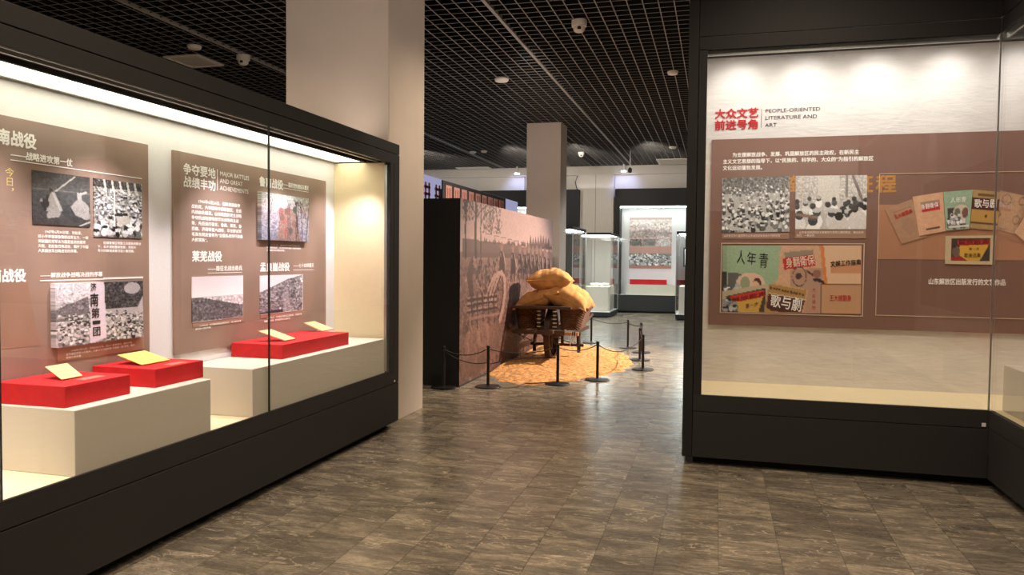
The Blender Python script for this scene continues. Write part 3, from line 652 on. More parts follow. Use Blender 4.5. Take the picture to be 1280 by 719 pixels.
cv = Canvas(130, 66, (206, 160, 128)); cv.noise(5, blur=1)
cv.poly([(.33, 0), (.7, 0), (.74, .6), (.45, .7), (.4, .6)], (214, 170, 138))       # rear pink cover
cv.poly([(.03, 0), (.43, 0), (.41, .5), (.36, .6), (.02, .66)], (158, 184, 152)); cv.rect(0, 0, .035, .9, (150, 168, 140)); cv.poly([(.0, .4), (.035, .4), (.035, 1), (0, 1)], (60, 52, 48)); cv.noise(4)
cv.poly([(.045, .4), (.14, .42), (.14, .66), (.045, .66)], (100, 98, 102)); cv.ell(.21, .6, .11, .2, (224, 190, 168)); cv.ell(.17, .56, .035, .1, (150, 160, 130)); cv.ell(.26, .56, .03, .08, (90, 50, 44)); cv.ell(.25, .6, .025, .07, (224, 180, 150)); cv.crowd(.6, .7, 8, .02, .02, 220, 90, .03, .12)
cv.poly([(.02, .68), (.34, .57), (.345, .72), (.32, 1), (0, 1), (0, .68)], (190, 176, 148)); cv.poly([(.03, .76), (.325, .63), (.32, 1), (.0, 1)], (74, 60, 48)); cv.poly([(.07, .8), (.31, .72), (.27, 1), (.1, 1)], (206, 164, 78)); cv.poly([(.06, .76), (.31, .66), (.315, .76), (.08, .86)], (196, 60, 44)); cv.crowd(.8, .97, 12, .012, .02, 190, 40, .01, .1)
cv.poly([(.35, .57), (.62, .66), (.58, 1), (.32, 1), (.31, .96)], (176, 138, 80)); cv.poly([(.345, .71), (.61, .8), (.58, 1), (.37, .98), (.325, .92)], (86, 46, 40)); cv.line(.345, .71, .61, .8, .004, (222, 200, 170))
for k in range(12): cv.ell(.36+.021*k, .63+.009*k, .009, .02, (96, 60, 40))
cv.poly([(.455, .1), (.66, .06), (.665, .14), (.46, .19)], (150, 138, 120)); cv.poly([(.445, .19), (.665, .13), (.68, .3), (.455, .36)], (196, 46, 44))
cv.poly([(.5, .36), (.74, .32), (.72, 1), (.6, 1), (.63, .66), (.5, .6)], (186, 148, 126)); 
for k in range(40):
    t = k/40*6.283; cv.ell(.565+.05*math.cos(t), .46+.14*math.sin(t), .004, .01, (90, 60, 54))
cv.ell(.56, .45, .022, .05, (84, 58, 50)); cv.line(.62, .38, .74, .54, .007, (84, 58, 50)); cv.ell(.69, .42, .03, .06, (150, 104, 88)); cv.line(.67, .5, .75, .55, .01, (60, 44, 40))
cv.poly([(.71, 0), (.735, 0), (.765, .56), (.745, .56)], (222, 132, 66)); cv.poly([(.735, 0), (1, 0), (1, .57), (.765, .57)], (228, 190, 156)); cv.rect(.79, .26, 1, .4, (208, 150, 110)); cv.rect(.72, .57, 1, 1, (200, 154, 118)); cv.rect(.715, .57, .722, 1, (120, 90, 66)); cv.rect(.72, .565, 1, .575, (110, 84, 62))
pc = pR([(903,307),(1077,307),(1075.8,392.5),(902.6,390)], cv, 'book_cover_collage')
frame(FR, .006, M_line)
def tq(body, px, m, parent, **k): return lettering('cover_lettering', body, quad_px(px, 'y', RP-.006), m, parent, **k)
tq('人', [(921, 311), (932, 315), (931, 331), (921, 329)], M_blk, pc); tq('年', [(934, 314), (946, 316), (944, 331.5), (934, 331)], M_blk, pc); tq('青', [(949, 316), (961, 317), (959, 335), (949, 335)], M_blk, pc)
tq('身翻衛保', [(981.5, 323), (1017, 318), (1018.5, 331), (983, 335)], mat('cream_lettering', (240, 214, 190), .6), pc, bold=.01)
tq('歌与劇', [(964, 368), (1003, 373), (1000.5, 390), (963, 383)], M_white, pc, bold=.012)
tq('第一步', [(932, 380), (948, 377), (947, 383), (932, 386)], M_blk, pc); tq('解放歌声', [(914, 373), (957, 364), (958, 370), (915, 378)], mat('ochre_lettering', (120, 20, 18), .6), pc, bold=.01)
tq('王大嫂翻身', [(1037, 369), (1064, 369), (1064, 376.5), (1037, 376.5)], M_redtext, pc, bold=.01)
tq('文娱工作指南', [(1038, 326.5), (1076, 324), (1076, 331), (1038, 334)], M_blk, pc, bold=.02)
tq('人民英雄传', [(1016, 359), (1019, 359), (1018, 390), (1015, 390)], M_redtext, pc) if 0 else None
for k, ch in enumerate('大众读物'): tq(ch, [(1015, 360+7.5*k), (1019.5, 360+7.5*k), (1019.5, 365+7.5*k), (1015, 365+7.5*k)], M_redtext, pc)
# right-hand framed field with the fan of covers
frame([(1098.3,216.8),(1330,213.5),(1330,399),(1095,395.7)], .004, M_line)
c = quadR([(1098, 256), (1300, 254), (1300, 325), (1096.5, 324)]); bx('tan_field', (c[0][0], 2.39, RP-.002, RP, c[3][2], c[0][2]), M_tan, pr)
def cover(px, cv, d): return picture('book_cover', quad_px(px, 'y', RP-d), cv, pr, .005)
def plain(rgb, n=4): c_ = Canvas(34, 44, rgb); c_.noise(n, blur=1); return c_
def tc(body, px, d, m, parent, **k): return lettering('cover_lettering', body, quad_px(px, 'y', RP-d-.005), m, parent, **k)
cv = plain((180, 140, 112)); cv.rect(.22, .15, .85, .32, (170, 110, 90)); cv.rect(.25, .17, .82, .3, (188, 146, 118)); cv.ell(.55, .6, .25, .2, (168, 130, 106), .5)
o1 = cover([(1106,262),(1139.7,249),(1158,296),(1126.7,305)], cv, .002); tc('王大嫂翻身', [(1117, 269.5), (1139, 261), (1141, 266), (1119, 274.5)], .002, M_redtext, o1, bold=.015)
cv = plain((220, 172, 138)); cv.rect(.24, .17, .86, .24, (160, 136, 116)); cv.rect(.22, .24, .86, .42, (192, 44, 40)); cv.rect(.3, .86, .8, .885, (90, 60, 50))
o2 = cover([(1140.5,246),(1178.4,240),(1181.8,289),(1149,295)], cv, .006); tc('身翻衛保', [(1150.5, 256), (1173, 252.3), (1173.5, 258.5), (1151.5, 262.5)], .006, M_white, o2, bold=.01)
cv = plain((156, 184, 156)); cv.poly([(.1, .42), (.5, .42), (.5, .95), (.1, .95)], (70, 66, 64)); cv.ell(.62, .56, .3, .2, (214, 200, 180)); cv.ell(.48, .58, .12, .14, (110, 116, 100)); cv.ell(.78, .58, .12, .14, (120, 84, 74)); cv.crowd(.62, .85, 16, .05, .06, 215, 60, .12, .85); cv.rect(.1, .9, .95, .95, (226, 222, 206))
o3 = cover([(1179,240),(1215.7,237.3),(1211.6,285.8),(1182.5,288.4)], cv, .010); tc('人年青', [(1188, 247), (1208, 245.5), (1207, 253), (1188, 254)], .010, M_white, o3, bold=.005)
cv = plain((176, 146, 96)); cv.rect(0, .2, 1, .5, (88, 46, 38)); cv.rect(0, .52, 1, .8, (192, 150, 78)); cv.rect(0, .82, 1, .88, (100, 64, 42)); cv.rect(.2, .07, .9, .14, (110, 82, 52)); cv.ell(.55, .66, .05, .04, (90, 60, 40))
o4 = cover([(1216,237),(1250,240),(1246,288),(1212.4,285.4)], cv, .006); tc('歌与剧', [(1218, 249), (1246, 249), (1245.5, 260), (1218, 259.5)], .006, M_white, o4, bold=.015)
cv = plain((184, 150, 118))
for cx, cy, r in ((.3, .2, .16), (.85, .15, .12), (.1, .6, .1), (.85, .65, .13)):
    for k in range(60):
        t = k/60*6.283; cv.ell(cx+r*math.cos(t), cy+r*.8*math.sin(t), .02, .016, (120, 84, 66))
cv.noise(8)
cover([(1250,238),(1286,246),(1268,293),(1240,285)], cv, .002)
cv = plain((228, 184, 150)); cv.rect(.2, .5, .6, .54, (70, 50, 46)); cover([(1280,272),(1310,285),(1300,320),(1268,291)], cv, .010)
cv = Canvas(64, 40, (206, 186, 150)); cv.noise(4, blur=1); cv.rect(.12, .09, .9, .89, (64, 50, 40)); cv.poly([(.3, .3), (.88, .28), (.7, .89), (.36, .89), (.26, .6)], (214, 168, 66)); cv.poly([(.12, .89), (.12, .76), (.3, .7), (.46, .89)], (160, 40, 34)); cv.ell(.22, .55, .08, .2, (110, 92, 78)); cv.ell(.19, .38, .03, .05, (40, 26, 24)); cv.poly([(.24, .17), (.88, .14), (.88, .32), (.26, .34)], (200, 50, 40)); cv.poly([(.9, .4), (.9, .89), (.68, .89)], (56, 50, 46))
o7 = cover([(1181.8,295),(1244.5,294.3),(1243,331),(1181,330)], cv, .004); tc('解放歌声', [(1198, 300), (1236, 299), (1236, 306), (1198, 306.5)], .004, mat('maroon_lettering', (110, 22, 18), .6), o7, bold=.01)
tc('第一步', [(1211, 309.5), (1224, 309.5), (1224, 313), (1211, 313)], .004, M_blk, o7); tc('歌曲选集', [(1205, 316.5), (1226, 316.5), (1226, 322), (1205, 322)], .004, M_blk, o7)
box_text('caption_lettering', '山东解放区出版发行的文艺作品', 1161, 1256.8, 348, 355.5, 'y', RP, M_white, pr, bold=.035)
# plinth and riser in the wing
tag(bx('plinth', (1.86, 2.30, 4.3, 5.74, .52, .829), M_plinth, None, .004), 'off-white fabric plinth in the side wing of the right showcase', 'plinth')
tag(bx('red_riser', (1.90, 2.25, 4.4, 5.50, .829, .945), M_red, None, .003), 'red display riser on the plinth in the right showcase wing', 'display riser')
# wing back graphics, seen in reflections and from the side
p2 = thing('graphic_panel', 'russet graphic panel on the side wing back wall of right showcase', 'panel', (WB, 3.2, 1.0))
bx('panel_board', (WB-.03, WB, 1.0, 5.6, .99, 2.48), M_brownR, p2)

# ================================================================ MURAL WALL
mw = thing('mural_partition', 'freestanding black partition with a sepia wartime mural on its side', 'partition', (-3.4, 11, 0))
bx('partition_body', (-3.95, -2.892, 8.39, 13.52, 0, 2.205), M_black, mw)
def mp(u, v):                                    # a photograph point as a fraction of the mural
    q = UP(u, v, 'x', -2.89); return ((q[1]-8.39)/5.13, (2.205-q[2])/2.205)
cv = Canvas(230, 170, (190, 150, 136)); cv.ramp(0, .30, (198, 164, 154), (222, 186, 172)); cv.ramp(.28, .42, (170, 134, 122), (140, 108, 98)); cv.ramp(.42, 1, (158, 124, 112), (150, 114, 100)); cv.noise(5, 0, 1, 1); cv.noise(16, .36, 1, 1)
DK, MD, LT = (88, 64, 58), (122, 92, 84), (214, 182, 168)
def L(pts, wd, c, al=1.):
    q = [mp(*p) for p in pts]
    for a_, b_ in zip(q[:-1], q[1:]): cv.line(*a_, *b_, wd, c, al)
def PG(pts, c, al=1.): cv.poly([mp(*p) for p in pts], c, al)
def EL(u, v, du, dv, c, al=1.):
    x, y = mp(u, v); x2, _ = mp(u+du, v); _, y2 = mp(u, v+dv); cv.ell(x, y, abs(x2-x), abs(y2-y), c, al)
PG([(578, 298), (620, 303), (650, 308), (691, 316), (691, 326), (620, 322), (578, 322)], (116, 90, 82), .85)
PG([(684, 312), (692, 312), (692, 345), (650, 400), (640, 400)], (206, 176, 162), .55)
for u, wv in ((582, .006), (594.5, .008), (601, .004)):
    L([(u, 322), (u-.5, 285), (u+.6, 262), (u, 248)], wv, DK)
for a_ in ([(594, 275), (602, 262), (611, 256), (620, 262)], [(594, 268), (588, 256), (584, 250)], [(601, 280), (606, 268), (616, 263)], [(582, 270), (579, 258)], [(611, 256), (613, 275), (614, 292)], [(606, 258), (608, 272)], [(620, 262), (622, 280), (624, 288)], [(616, 258), (617, 276)]): L(a_, .0032, DK, .9)
for k in range(330):
    u = RNG.choice([580, 584, 590, 597, 606, 609, 613, 616, 621, 624])+RNG.normal(0, 1.5); EL(u, RNG.uniform(250, 292) if u > 603 else RNG.uniform(247, 275), .55, 1.5, (104, 78, 72), .8)
L([(600, 290), (640, 300), (690, 312)], .0016, MD, .7)
for k in range(46):
    u = RNG.uniform(600, 690); h_ = RNG.uniform(3, 9); v = 303+(u-600)*.1; PG([(u-1.4, v), (u, v-h_), (u+1.4, v)], (112, 86, 80), .9)
for k in range(8): u = 663+3.2*k; PG([(u-2.6, 312), (u, 292+RNG.uniform(0, 5)), (u+2.6, 312)], (104, 80, 74), .9)
# crowd at left, haystack texture
for k in range(220): EL(RNG.uniform(588, 624), RNG.uniform(322, 376), .9, 2.4, RNG.choice([70, 96, 128, 176])*np.array([1, .8, .73]), .85)
# marching men with straw hats
for u, t, h_ in ((627, 303, 46), (641, 305, 46), (650, 306, 42), (656, 308, 42), (661, 306, 46), (666, 308, 44), (671, 307, 46), (676, 309, 40), (681, 310, 40), (686, 312, 34)):
    d_ = np.array(DK)*RNG.uniform(.75, 1.15); w_ = 3.4*(1-(u-627)/150)
    PG([(u-w_*1.1, t+6), (u, t-1), (u+w_*1.1, t+6)], (150, 118, 104)); EL(u, t+8, w_*.4, 3.5, (168, 132, 118))
    PG([(u-w_, t+h_*.8), (u-w_*.7, t+11), (u+w_*.7, t+11), (u+w_*1.1, t+h_*.8)], d_); L([(u-w_*.5, t+h_*.75), (u-w_*.8, t+h_)], .006, d_); L([(u+w_*.5, t+h_*.75), (u+w_*.7, t+h_)], .006, d_)
    L([(u+w_*.5, t+12), (u+w_*1.6, t+30)], .0032, LT, .8); EL(u-w_*.4, t+16, .7, 3, LT, .5)
for k in range(90):
    u = RNG.uniform(634, 688); v = RNG.uniform(325, 372); L([(u, v), (u+RNG.uniform(-2, 2), v+RNG.uniform(4, 14))], .0026, DK if RNG.random() < .6 else LT, .7)
# near barrow: pointed post, hoops, cross rails, sacks
PG([(583, 345), (588, 322), (592, 334), (596, 390), (590, 392)], (112, 84, 76)); PG([(590, 345), (593, 340), (598, 392), (594, 392)], LT, .4)
L([(613, 357), (617, 348), (622, 343), (627, 341), (631, 350), (631, 366), (629, 382), (625, 400)], .012, (206, 172, 156)); L([(628, 346), (629, 366), (626, 384), (622, 400)], .004, DK)
for o_ in (0, 3.6, 7.2): L([(606+o_, 379), (611+o_, 360), (618+o_*.8, 344)], .0075, (198, 164, 150)); L([(608+o_, 379), (613+o_, 360), (620+o_*.8, 345)], .0035, DK)
for v in (372, 379, 387): L([(584, v+4), (600, v+1), (621, v-2)], .0045, DK); L([(584, v+1), (600, v-2), (621, v-5)], .003, LT, .6)
for u in (589, 596, 603, 610, 617): L([(u, 366), (u+1, 412)], .005, (104, 76, 68))
L([(577, 402), (600, 396), (625, 392)], .006, (190, 156, 142), .8)
for (u, v, a_, b_, c_) in ((590, 425, 9, 18, (176, 138, 122)), (604, 418, 8, 16, (188, 150, 134)), (616, 425, 8, 22, (168, 130, 114)), (586, 452, 8, 18, (164, 126, 110)), (600, 450, 9, 16, (150, 114, 100)), (582, 405, 4, 12, (130, 98, 88))):
    EL(u, v, a_, b_, c_, .7); EL(u+1.5, v+4, a_*.7, b_*.6, np.array(c_)*.86, .6)
for k in range(26):
    u = RNG.uniform(578, 625); v = RNG.uniform(395, 460); L([(u, v), (u+RNG.uniform(-3, 3), v+8), (u+RNG.uniform(-4, 4), v+RNG.uniform(12, 26))], .003, (126, 92, 80) if RNG.random() < .5 else (196, 160, 144), .6)
cv.noise(8, .4, 1)
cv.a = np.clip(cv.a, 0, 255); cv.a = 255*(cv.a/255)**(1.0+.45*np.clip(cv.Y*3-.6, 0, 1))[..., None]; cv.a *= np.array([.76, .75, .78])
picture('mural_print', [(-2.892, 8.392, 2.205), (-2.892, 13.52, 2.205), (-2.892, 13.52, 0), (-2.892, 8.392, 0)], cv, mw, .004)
bx('base_strip', (-2.888, -2.88, 8.39, 13.52, 0, .012), M_black, mw)

# exhibit structure behind the mural: header with small red plaques, and a pale signboard
sg = thing('case_header', 'dark case header with a row of small red lettered plaques behind the mural', 'showcase', (-4.2, 13.2, 0))
bx('header_board', (-4.55, -4.0, 12.15, 14.31, 2.30, 2.68), M_case, sg); bx('case_body', (-4.85, -4.03, 9.6, 14.31, 0, 2.30), M_case2, sg)
M_pk = mat('salmon_plaque', (176, 128, 116), .6); M_pkd = mat('plaque_mark', (140, 60, 52), .6)
for k in range(9):
    yy = 10.9+.37*k
    if yy > 14.1: break
    pl = bx('plaque', (-4.0, -3.985, yy, yy+.26, 2.36, 2.62), M_pk, sg)
    for j in range(3): bx('character_stroke', (-3.985, -3.982, yy+.05+.07*j, yy+.075+.07*j, 2.40+.01*j, 2.58), M_pkd, pl)
bx('header_board', (-4.02, -4.0, 10.8, 12.15, 2.30, 2.68), M_case, sg)
sb = thing('signboard', 'pale lavender backlit signboard with dark red characters above the black partition', 'sign', (-5.2, 11, 0))
bx('sign_stand', (-5.32, -5.28, 11.3, 20.0, 0, 2.2), M_case2, sb)
bx('sign_panel', (-5.3, -5.25, 11.3, 20.0, 2.2, 3.05), emit('lit_lavender_panel', (176, 176, 214), .75), sb)  # blue lamp light falling on the sign, put in as its own glow
M_sg = mat('maroon_sign_letter', (128, 62, 74), .6)
for k in range(7):
    yy = 13.15+.55*k
    for j in range(3): bx('character_stroke', (-5.25, -5.235, yy+.02, yy+.32, 2.55+.13*j, 2.60+.13*j), M_sg, sb)
    for j in range(2): bx('character_stroke', (-5.25, -5.235, yy+.06+.18*j, yy+.12+.18*j, 2.48, 2.92), M_sg, sb)

# ================================================================ SOIL, WHEELBARROW
OUT = [(-2.88, 9.5), (-2.55, 8.95), (-2.1, 8.75), (-1.72, 9.25), (-1.42, 9.75), (-1.2, 10.4), (-1.15, 11), (-1.32, 12), (-1.7, 12.8), (-2.2, 13.3), (-2.88, 13.4)]
def inside(x, y):
    c = False; n = len(OUT)
    for i in range(n):
        (xa, ya), (xb, yb) = OUT[i], OUT[(i+1) % n]
        if (ya > y) != (yb > y) and x < (xb-xa)*(y-ya)/(yb-ya)+xa: c = not c
    return c
def edge_d(x, y):
    best = 9
    for i in range(len(OUT)-1):
        (xa, ya), (xb, yb) = OUT[i], OUT[i+1]; dx, dy = xb-xa, yb-ya
        t = max(0, min(1, ((x-xa)*dx+(y-ya)*dy)/(dx*dx+dy*dy))); best = min(best, math.hypot(x-xa-t*dx, y-ya-t*dy))
    return best
from mathutils import noise as NZ
def soil_z(x, y):
    d = edge_d(x, y)*(1 if inside(x, y) else -1)
    d += .07*NZ.noise(Vector((x*5, y*5, 0)))
    if d <= 0: return -.004
    return min(1, d/.35)*(.045+.025*NZ.noise(Vector((x*2, y*2, 3))))+min(1, d/.1)*(.012*NZ.noise(Vector((x*14, y*14, 1)))+.006*NZ.noise(Vector((x*23, y*23, 5)))+random.uniform(-.003, .003))+.004
nx, ny = 90, 220; vs = []; fs = []
for j in range(ny+1):
    for i in range(nx+1):
        x = -2.884+1.9*i/nx; y = 8.7+4.8*j/ny; vs.append((x, y, soil_z(x, y)))
for j in range(ny):
    for i in range(nx):
        a = j*(nx+1)+i; q = (a, a+1, a+nx+2, a+nx+1)
        if max(vs[k][2] for k in q) > 0: fs.append(q)
mb = MB(); mb.add(vs, fs); so = obj('soil_bed', mb, M_soil, None, smooth=True, loc=(-2, 11, 0))
tag(so, 'ochre soil spread on the floor under the wheelbarrow', 'soil', kind='stuff')

WC = Vector((-2.34, 11.0, .045))
wb = thing('wheelbarrow', 'old dark wooden single-wheel barrow loaded with baskets on ochre soil', 'wheelbarrow', WC)
cx = WC.x; zw = .40
mb = MB(); n = 40; prof = [(.37, -.04), (.37, .04), (.31, .04), (.31, -.04)]
vs = [(cx+b_, 10.95+r*math.cos(2*math.pi*k/n), zw+r*math.sin(2*math.pi*k/n)) for k in range(n) for r, b_ in prof]
fs = [(4*k+q, 4*k+(q+1) % 4, 4*((k+1) % n)+(q+1) % 4, 4*((k+1) % n)+q) for k in range(n) for q in range(4)]
mb.add(vs, fs); wh = obj('wheel', mb, M_wood, wb)
mb = MB().lathe((cx-.08, 10.95, zw), [(.03, -.06), (.05, 0), (.05, .16), (.03, .22)], 14, 'x'); obj('hub', mb, M_wood, wh)
for k in range(10):
    a = 2*math.pi*k/10; mb = MB().tube([(cx, 10.95+.04*math.cos(a), zw+.04*math.sin(a)), (cx, 10.95+.32*math.cos(a), zw+.32*math.sin(a))], .013, 6); obj('spoke', mb, M_wood, wh)
for s_ in (-1, 1):
    bx('side_rail', (cx+s_*.13-.025, cx+s_*.13+.025, 10.3, 12.3, .47, .52), M_wood, wb, .004)
    bx('outer_rail', (cx+s_*.43-.025, cx+s_*.43+.025, 10.42, 11.6, .45, .495), M_wood, wb, .004)
    obj('handle', MB().tube([(cx+s_*.30, 11.4, .47), (cx+s_*.34, 12.0, .52), (cx+s_*.36, 12.5, .60)], .022, 8), M_wood, wb)
    for yy in (10.62, 11.3): 
        p_ = bx('cage_post', (cx+s_*.115-.022, cx+s_*.115+.022, yy-.02, yy+.02, .50, .82), M_wood, wb, .003)
        for q in range(5):
            obj('lashing', MB().lathe((cx+s_*.115, yy, .535+.055*q), [(.031, 0), (.033, .007), (.031, .014)], 8), M_twine, p_)
    # splayed rear legs
    obj('leg', MB().tube([(cx+s_*.33, 11.35, .50), (cx+s_*.345, 11.32, .10)], .032, 8, r2=.026), M_wood, wb)
    obj('leg_lashing', MB().lathe((cx+s_*.345, 11.32, .19), [(.036, 0), (.04, .02), (.036, .05)], 10), M_wood, wb)
bx('cage_top_rail', (cx-.14, cx+.14, 10.6, 11.35, .80, .83), M_wood, wb, .003)
bx('front_board', (cx-.49, cx+.37, 10.50, 10.57, .80, .838), M_wood, wb, .006)
bx('front_beam', (cx-.42, cx+.30, 10.42, 10.50, .445, .505), M_wood, wb, .006)
o_ = bx('front_beam', (cx+.26, cx+.49, 10.425, 10.50, .44, .49), M_wood2, wb, .006); o_['label'] = 'paler worn end of the front beam'
bx('rear_beam', (cx-.45, cx+.45, 11.5, 11.56, .45, .50), M_wood, wb, .006)
bx('cross_bar', (cx-.40, cx+.42, 11.29, 11.34, .195, .235), M_wood, wb, .006)
bx('centre_strut', (cx+.075, cx+.115, 11.28, 11.33, .235, .47), M_wood, wb, .003)
for a, b_ in (((cx-.5, 10.5, .48), (cx-.36, 11.3, .25)), ((cx+.36, 11.3, .2), (cx+.05, 10.5, .45))): obj('brace_cord', MB().tube([a, b_], .006, 5), M_rope, wb)
for k in range(3): obj('lashing', MB().tube([(cx+.40+.03*k, 10.41, .50), (cx+.38+.04*k, 10.42, .30+.03*k), (cx+.42+.02*k, 10.44, .45)], .004, 5), M_twine, wb)
obj('knob', MB().lathe((cx-.5, 10.46, .50), [(.01, 0), (.035, .02), (.04, .06), (.02, .09)], 10), M_wood, wb)

def basket(label, x0, x1, y0, y1, xb0, xb1, z0, z1):
    t = thing('wicker_basket', label, 'basket', ((x0+x1)/2, (y0+y1)/2, z0)); R, Cn = 20, 56; vs = []; fs = []
    for r in range(R+1):
        k = r/R; hx = (xb1-xb0)/2+((x1-x0)/2-(xb1-xb0)/2)*k; hy = (y1-y0)/2*(.86+.14*k); ccx = (xb0+xb1)/2+((x0+x1)/2-(xb0+xb1)/2)*k; z = z0+(z1-z0)*k
        for c in range(Cn):
            a = 2*math.pi*c/Cn; ca, sa = math.cos(a), math.sin(a); e = .55
            px = abs(ca)**e*math.copysign(1, ca); py = abs(sa)**e*math.copysign(1, sa)
            o_ = .007*(1 if (r//1+c//2) % 2 else -1)
            vs.append((ccx+px*(hx+o_), (y0+y1)/2+py*(hy+o_), z))
    for r in range(R):
        for c in range(Cn): fs.append((r*Cn+c, r*Cn+(c+1) % Cn, (r+1)*Cn+(c+1) % Cn, (r+1)*Cn+c))
    fs.append(tuple(range(Cn))[::-1])
    mb = MB(); mb.add(vs, fs); obj('woven_body', mb, M_wicker, t)
    rim = []
    for c in range(Cn+1):
        a = 2*math.pi*c/Cn; ca, sa = math.cos(a), math.sin(a); rim.append(((x0+x1)/2+abs(ca)**.55*math.copysign(1, ca)*(x1-x0)/2, (y0+y1)/2+abs(sa)**.55*math.copysign(1, sa)*(y1-y0)/2, z1+.012*math.sin(a*9)))
    obj('rim', MB().tube(rim, .016, 7), M_wicker, t); return t
basket('brown wicker basket on the left side of the wheelbarrow', cx-.50, cx-.15, 10.60, 11.42, cx-.46, cx-.17, .50, .80)
basket('brown wicker basket on the right side of the wheelbarrow', cx+.15, cx+.56, 10.60, 11.42, cx+.17, cx+.45, .50, .80)

def sack(label, c, hl, hw, ht, rot, seed, sag=.0, mm=None):
    nu, nv = 44, 34; vs = []; fs = []
    Rm = Matrix.Rotation(rot[2], 3, 'Z') @ Matrix.Rotation(rot[1], 3, 'Y') @ Matrix.Rotation(rot[0], 3, 'X')
    def pt(i, j, s):
        u = -1+2*i/nu; v = -1+2*j/nv
        pin = 1-.16*(1-u*u)*(abs(v)**3); pin2 = 1-.12*(1-v*v)*(abs(u)**3)
        x = u*hl*pin2; y = v*hw*pin; t = max(0, (1-abs(u)**2.6))**.55*max(0, (1-abs(v)**2.6))**.55
        wr = .012*NZ.noise(Vector((x*9+seed, y*9, s)))+.010*NZ.noise(Vector((x*22+seed, y*5, s*2)))
        z = s*t*ht*(1 if s > 0 else .85)+wr*t**.5*1.6+.02*NZ.noise(Vector((u*1.5, v*1.5, seed)))-sag*u*u
        return Rm@Vector((x, y, z))+Vector(c)
    top = [[None]*(nv+1) for _ in range(nu+1)]; bot = [[None]*(nv+1) for _ in range(nu+1)]
    for i in range(nu+1):
        for j in range(nv+1):
            top[i][j] = len(vs); vs.append(pt(i, j, 1))
            if 0 < i < nu and 0 < j < nv: bot[i][j] = len(vs); vs.append(pt(i, j, -1))
            else: bot[i][j] = top[i][j]
    for i in range(nu):
        for j in range(nv):
            fs.append((top[i][j], top[i+1][j], top[i+1][j+1], top[i][j+1])); fs.append((bot[i][j], bot[i][j+1], bot[i+1][j+1], bot[i+1][j]))
    t = thing('burlap_sack', label, 'sack', (c[0], c[1], c[2]-ht), 'grain sacks on the wheelbarrow')
    mb = MB(); mb.add(vs, fs); obj('sack_body', mb, mm or M_sack, t, smooth=True)
    seam = [vs[top[nu][j]] for j in range(nv+1)]; obj('seam', MB().tube(seam, .006, 5), M_sack, t, smooth=True)
    seam = [vs[top[i][0]] for i in range(nu+1)]; obj('seam', MB().tube(seam, .006, 5), M_sack, t, smooth=True)
    return t
sack('plump tan burlap sack on top of the other two on the barrow', (cx-.03, 11.0, 1.19), .325, .32, .175, (0, 0, .1), 3.1)
sack('slumped tan burlap sack over the left basket of the barrow', (cx-.185, 11.0, .915), .375, .34, .15, (0, -.36, 0), 7.7, .02)
sack('bulging golden burlap sack over the right basket of the barrow', (cx+.26, 11.02, .94), .34, .38, .19, (.05, .38, 0), 12.3, .03)

# ================================================================ STANCHIONS AND CORDS
POST = [(-3.04, 8.276, 'black stanchion standing before the black partition end'), (-2.567, 8.493, 'black stanchion at the mural corner, first right of the black partition end'), (-1.83, 8.951, 'black stanchion in front of the wheelbarrow wheel'),
        (-1.419, 9.411, 'black stanchion at the front right edge of the soil'), (-.96, 10.519, 'nearest black stanchion of the cluster right of the soil'), (-1.10, 11.511, 'second black stanchion of the cluster right of the soil'),
        (-1.177, 12.50, 'third black stanchion of the cluster right of the soil'), (-1.452, 13.058, 'farthest visible black stanchion behind the soil, left of the cluster'), (-2.18, 13.658, 'black stanchion half hidden behind the loaded wheelbarrow')]
GP = 'black stanchions around the wheelbarrow'
first = thing('stanchion', POST[0][2], 'stanchion', (POST[0][0], POST[0][1], 0), GP)
fx, fy = POST[0][:2]
obj('base', MB().lathe((fx, fy, 0), [(.15, 0), (.153, .008), (.14, .016), (.03, .026)], 32), M_post, first)
obj('post', MB().lathe((fx, fy, .02), [(.018, 0), (.018, .44), (.021, .442), (.021, .462), (.012, .47)], 16), M_post, first)
obj('cord_ring', MB().lathe((fx, fy, .435), [(.019, 0), (.028, .003), (.028, .009), (.019, .012)], 16), M_post, first)
for x, y, lb in POST[1:]: copy_tree(first, (x, y, 0), lb)
def rope(i, j, sag, lb, za=.44, zb=.44):
    a, b_ = Vector((*POST[i][:2], za)), Vector((*POST[j][:2], zb)); d = (b_-a).normalized()*.026; a += d; b_ -= d
    pts = [a.lerp(b_, k/14)+Vector((0, 0, -sag*4*(k/14)*(1-k/14))) for k in range(15)]
    tag(obj('cord', MB().tube(pts, .006, 6), M_rope), lb, 'cord', 'cords between the stanchions')
rope(0, 1, .06, 'upper black cord from the partition stanchion to the mural corner stanchion')
rope(0, 1, .05, 'lower black cord slanting down to the mural corner stanchion', .42, .28)
rope(1, 2, .05, 'upper black cord along the front of the wheelbarrow'); rope(1, 2, -.03, 'lower slack black cord rising from the mural corner stanchion', .27, .32)
rope(2, 3, .05, 'black cord between the two front right stanchions'); rope(3, 4, .13, 'black cord sagging from front right stanchion to the cluster')
rope(4, 5, .04, 'black cord between first and second stanchions of the cluster'); rope(5, 6, .04, 'black cord between second and third stanchions of the cluster')
rope(6, 7, .03, 'black cord from cluster to the farthest stanchion'); rope(7, 8, .05, 'black cord from the farthest stanchion behind the barrow')
pts = [UP(648, 482, 'z', .012), UP(655, 479.5, 'z', .02), UP(672, 479, 'z', .02), UP(690, 478, 'z', .02)]
tag(obj('floor_wire', MB().tube(pts, .008, 6), M_wire), 'thin red-brown wire lying at the front edge of the soil', 'wire')

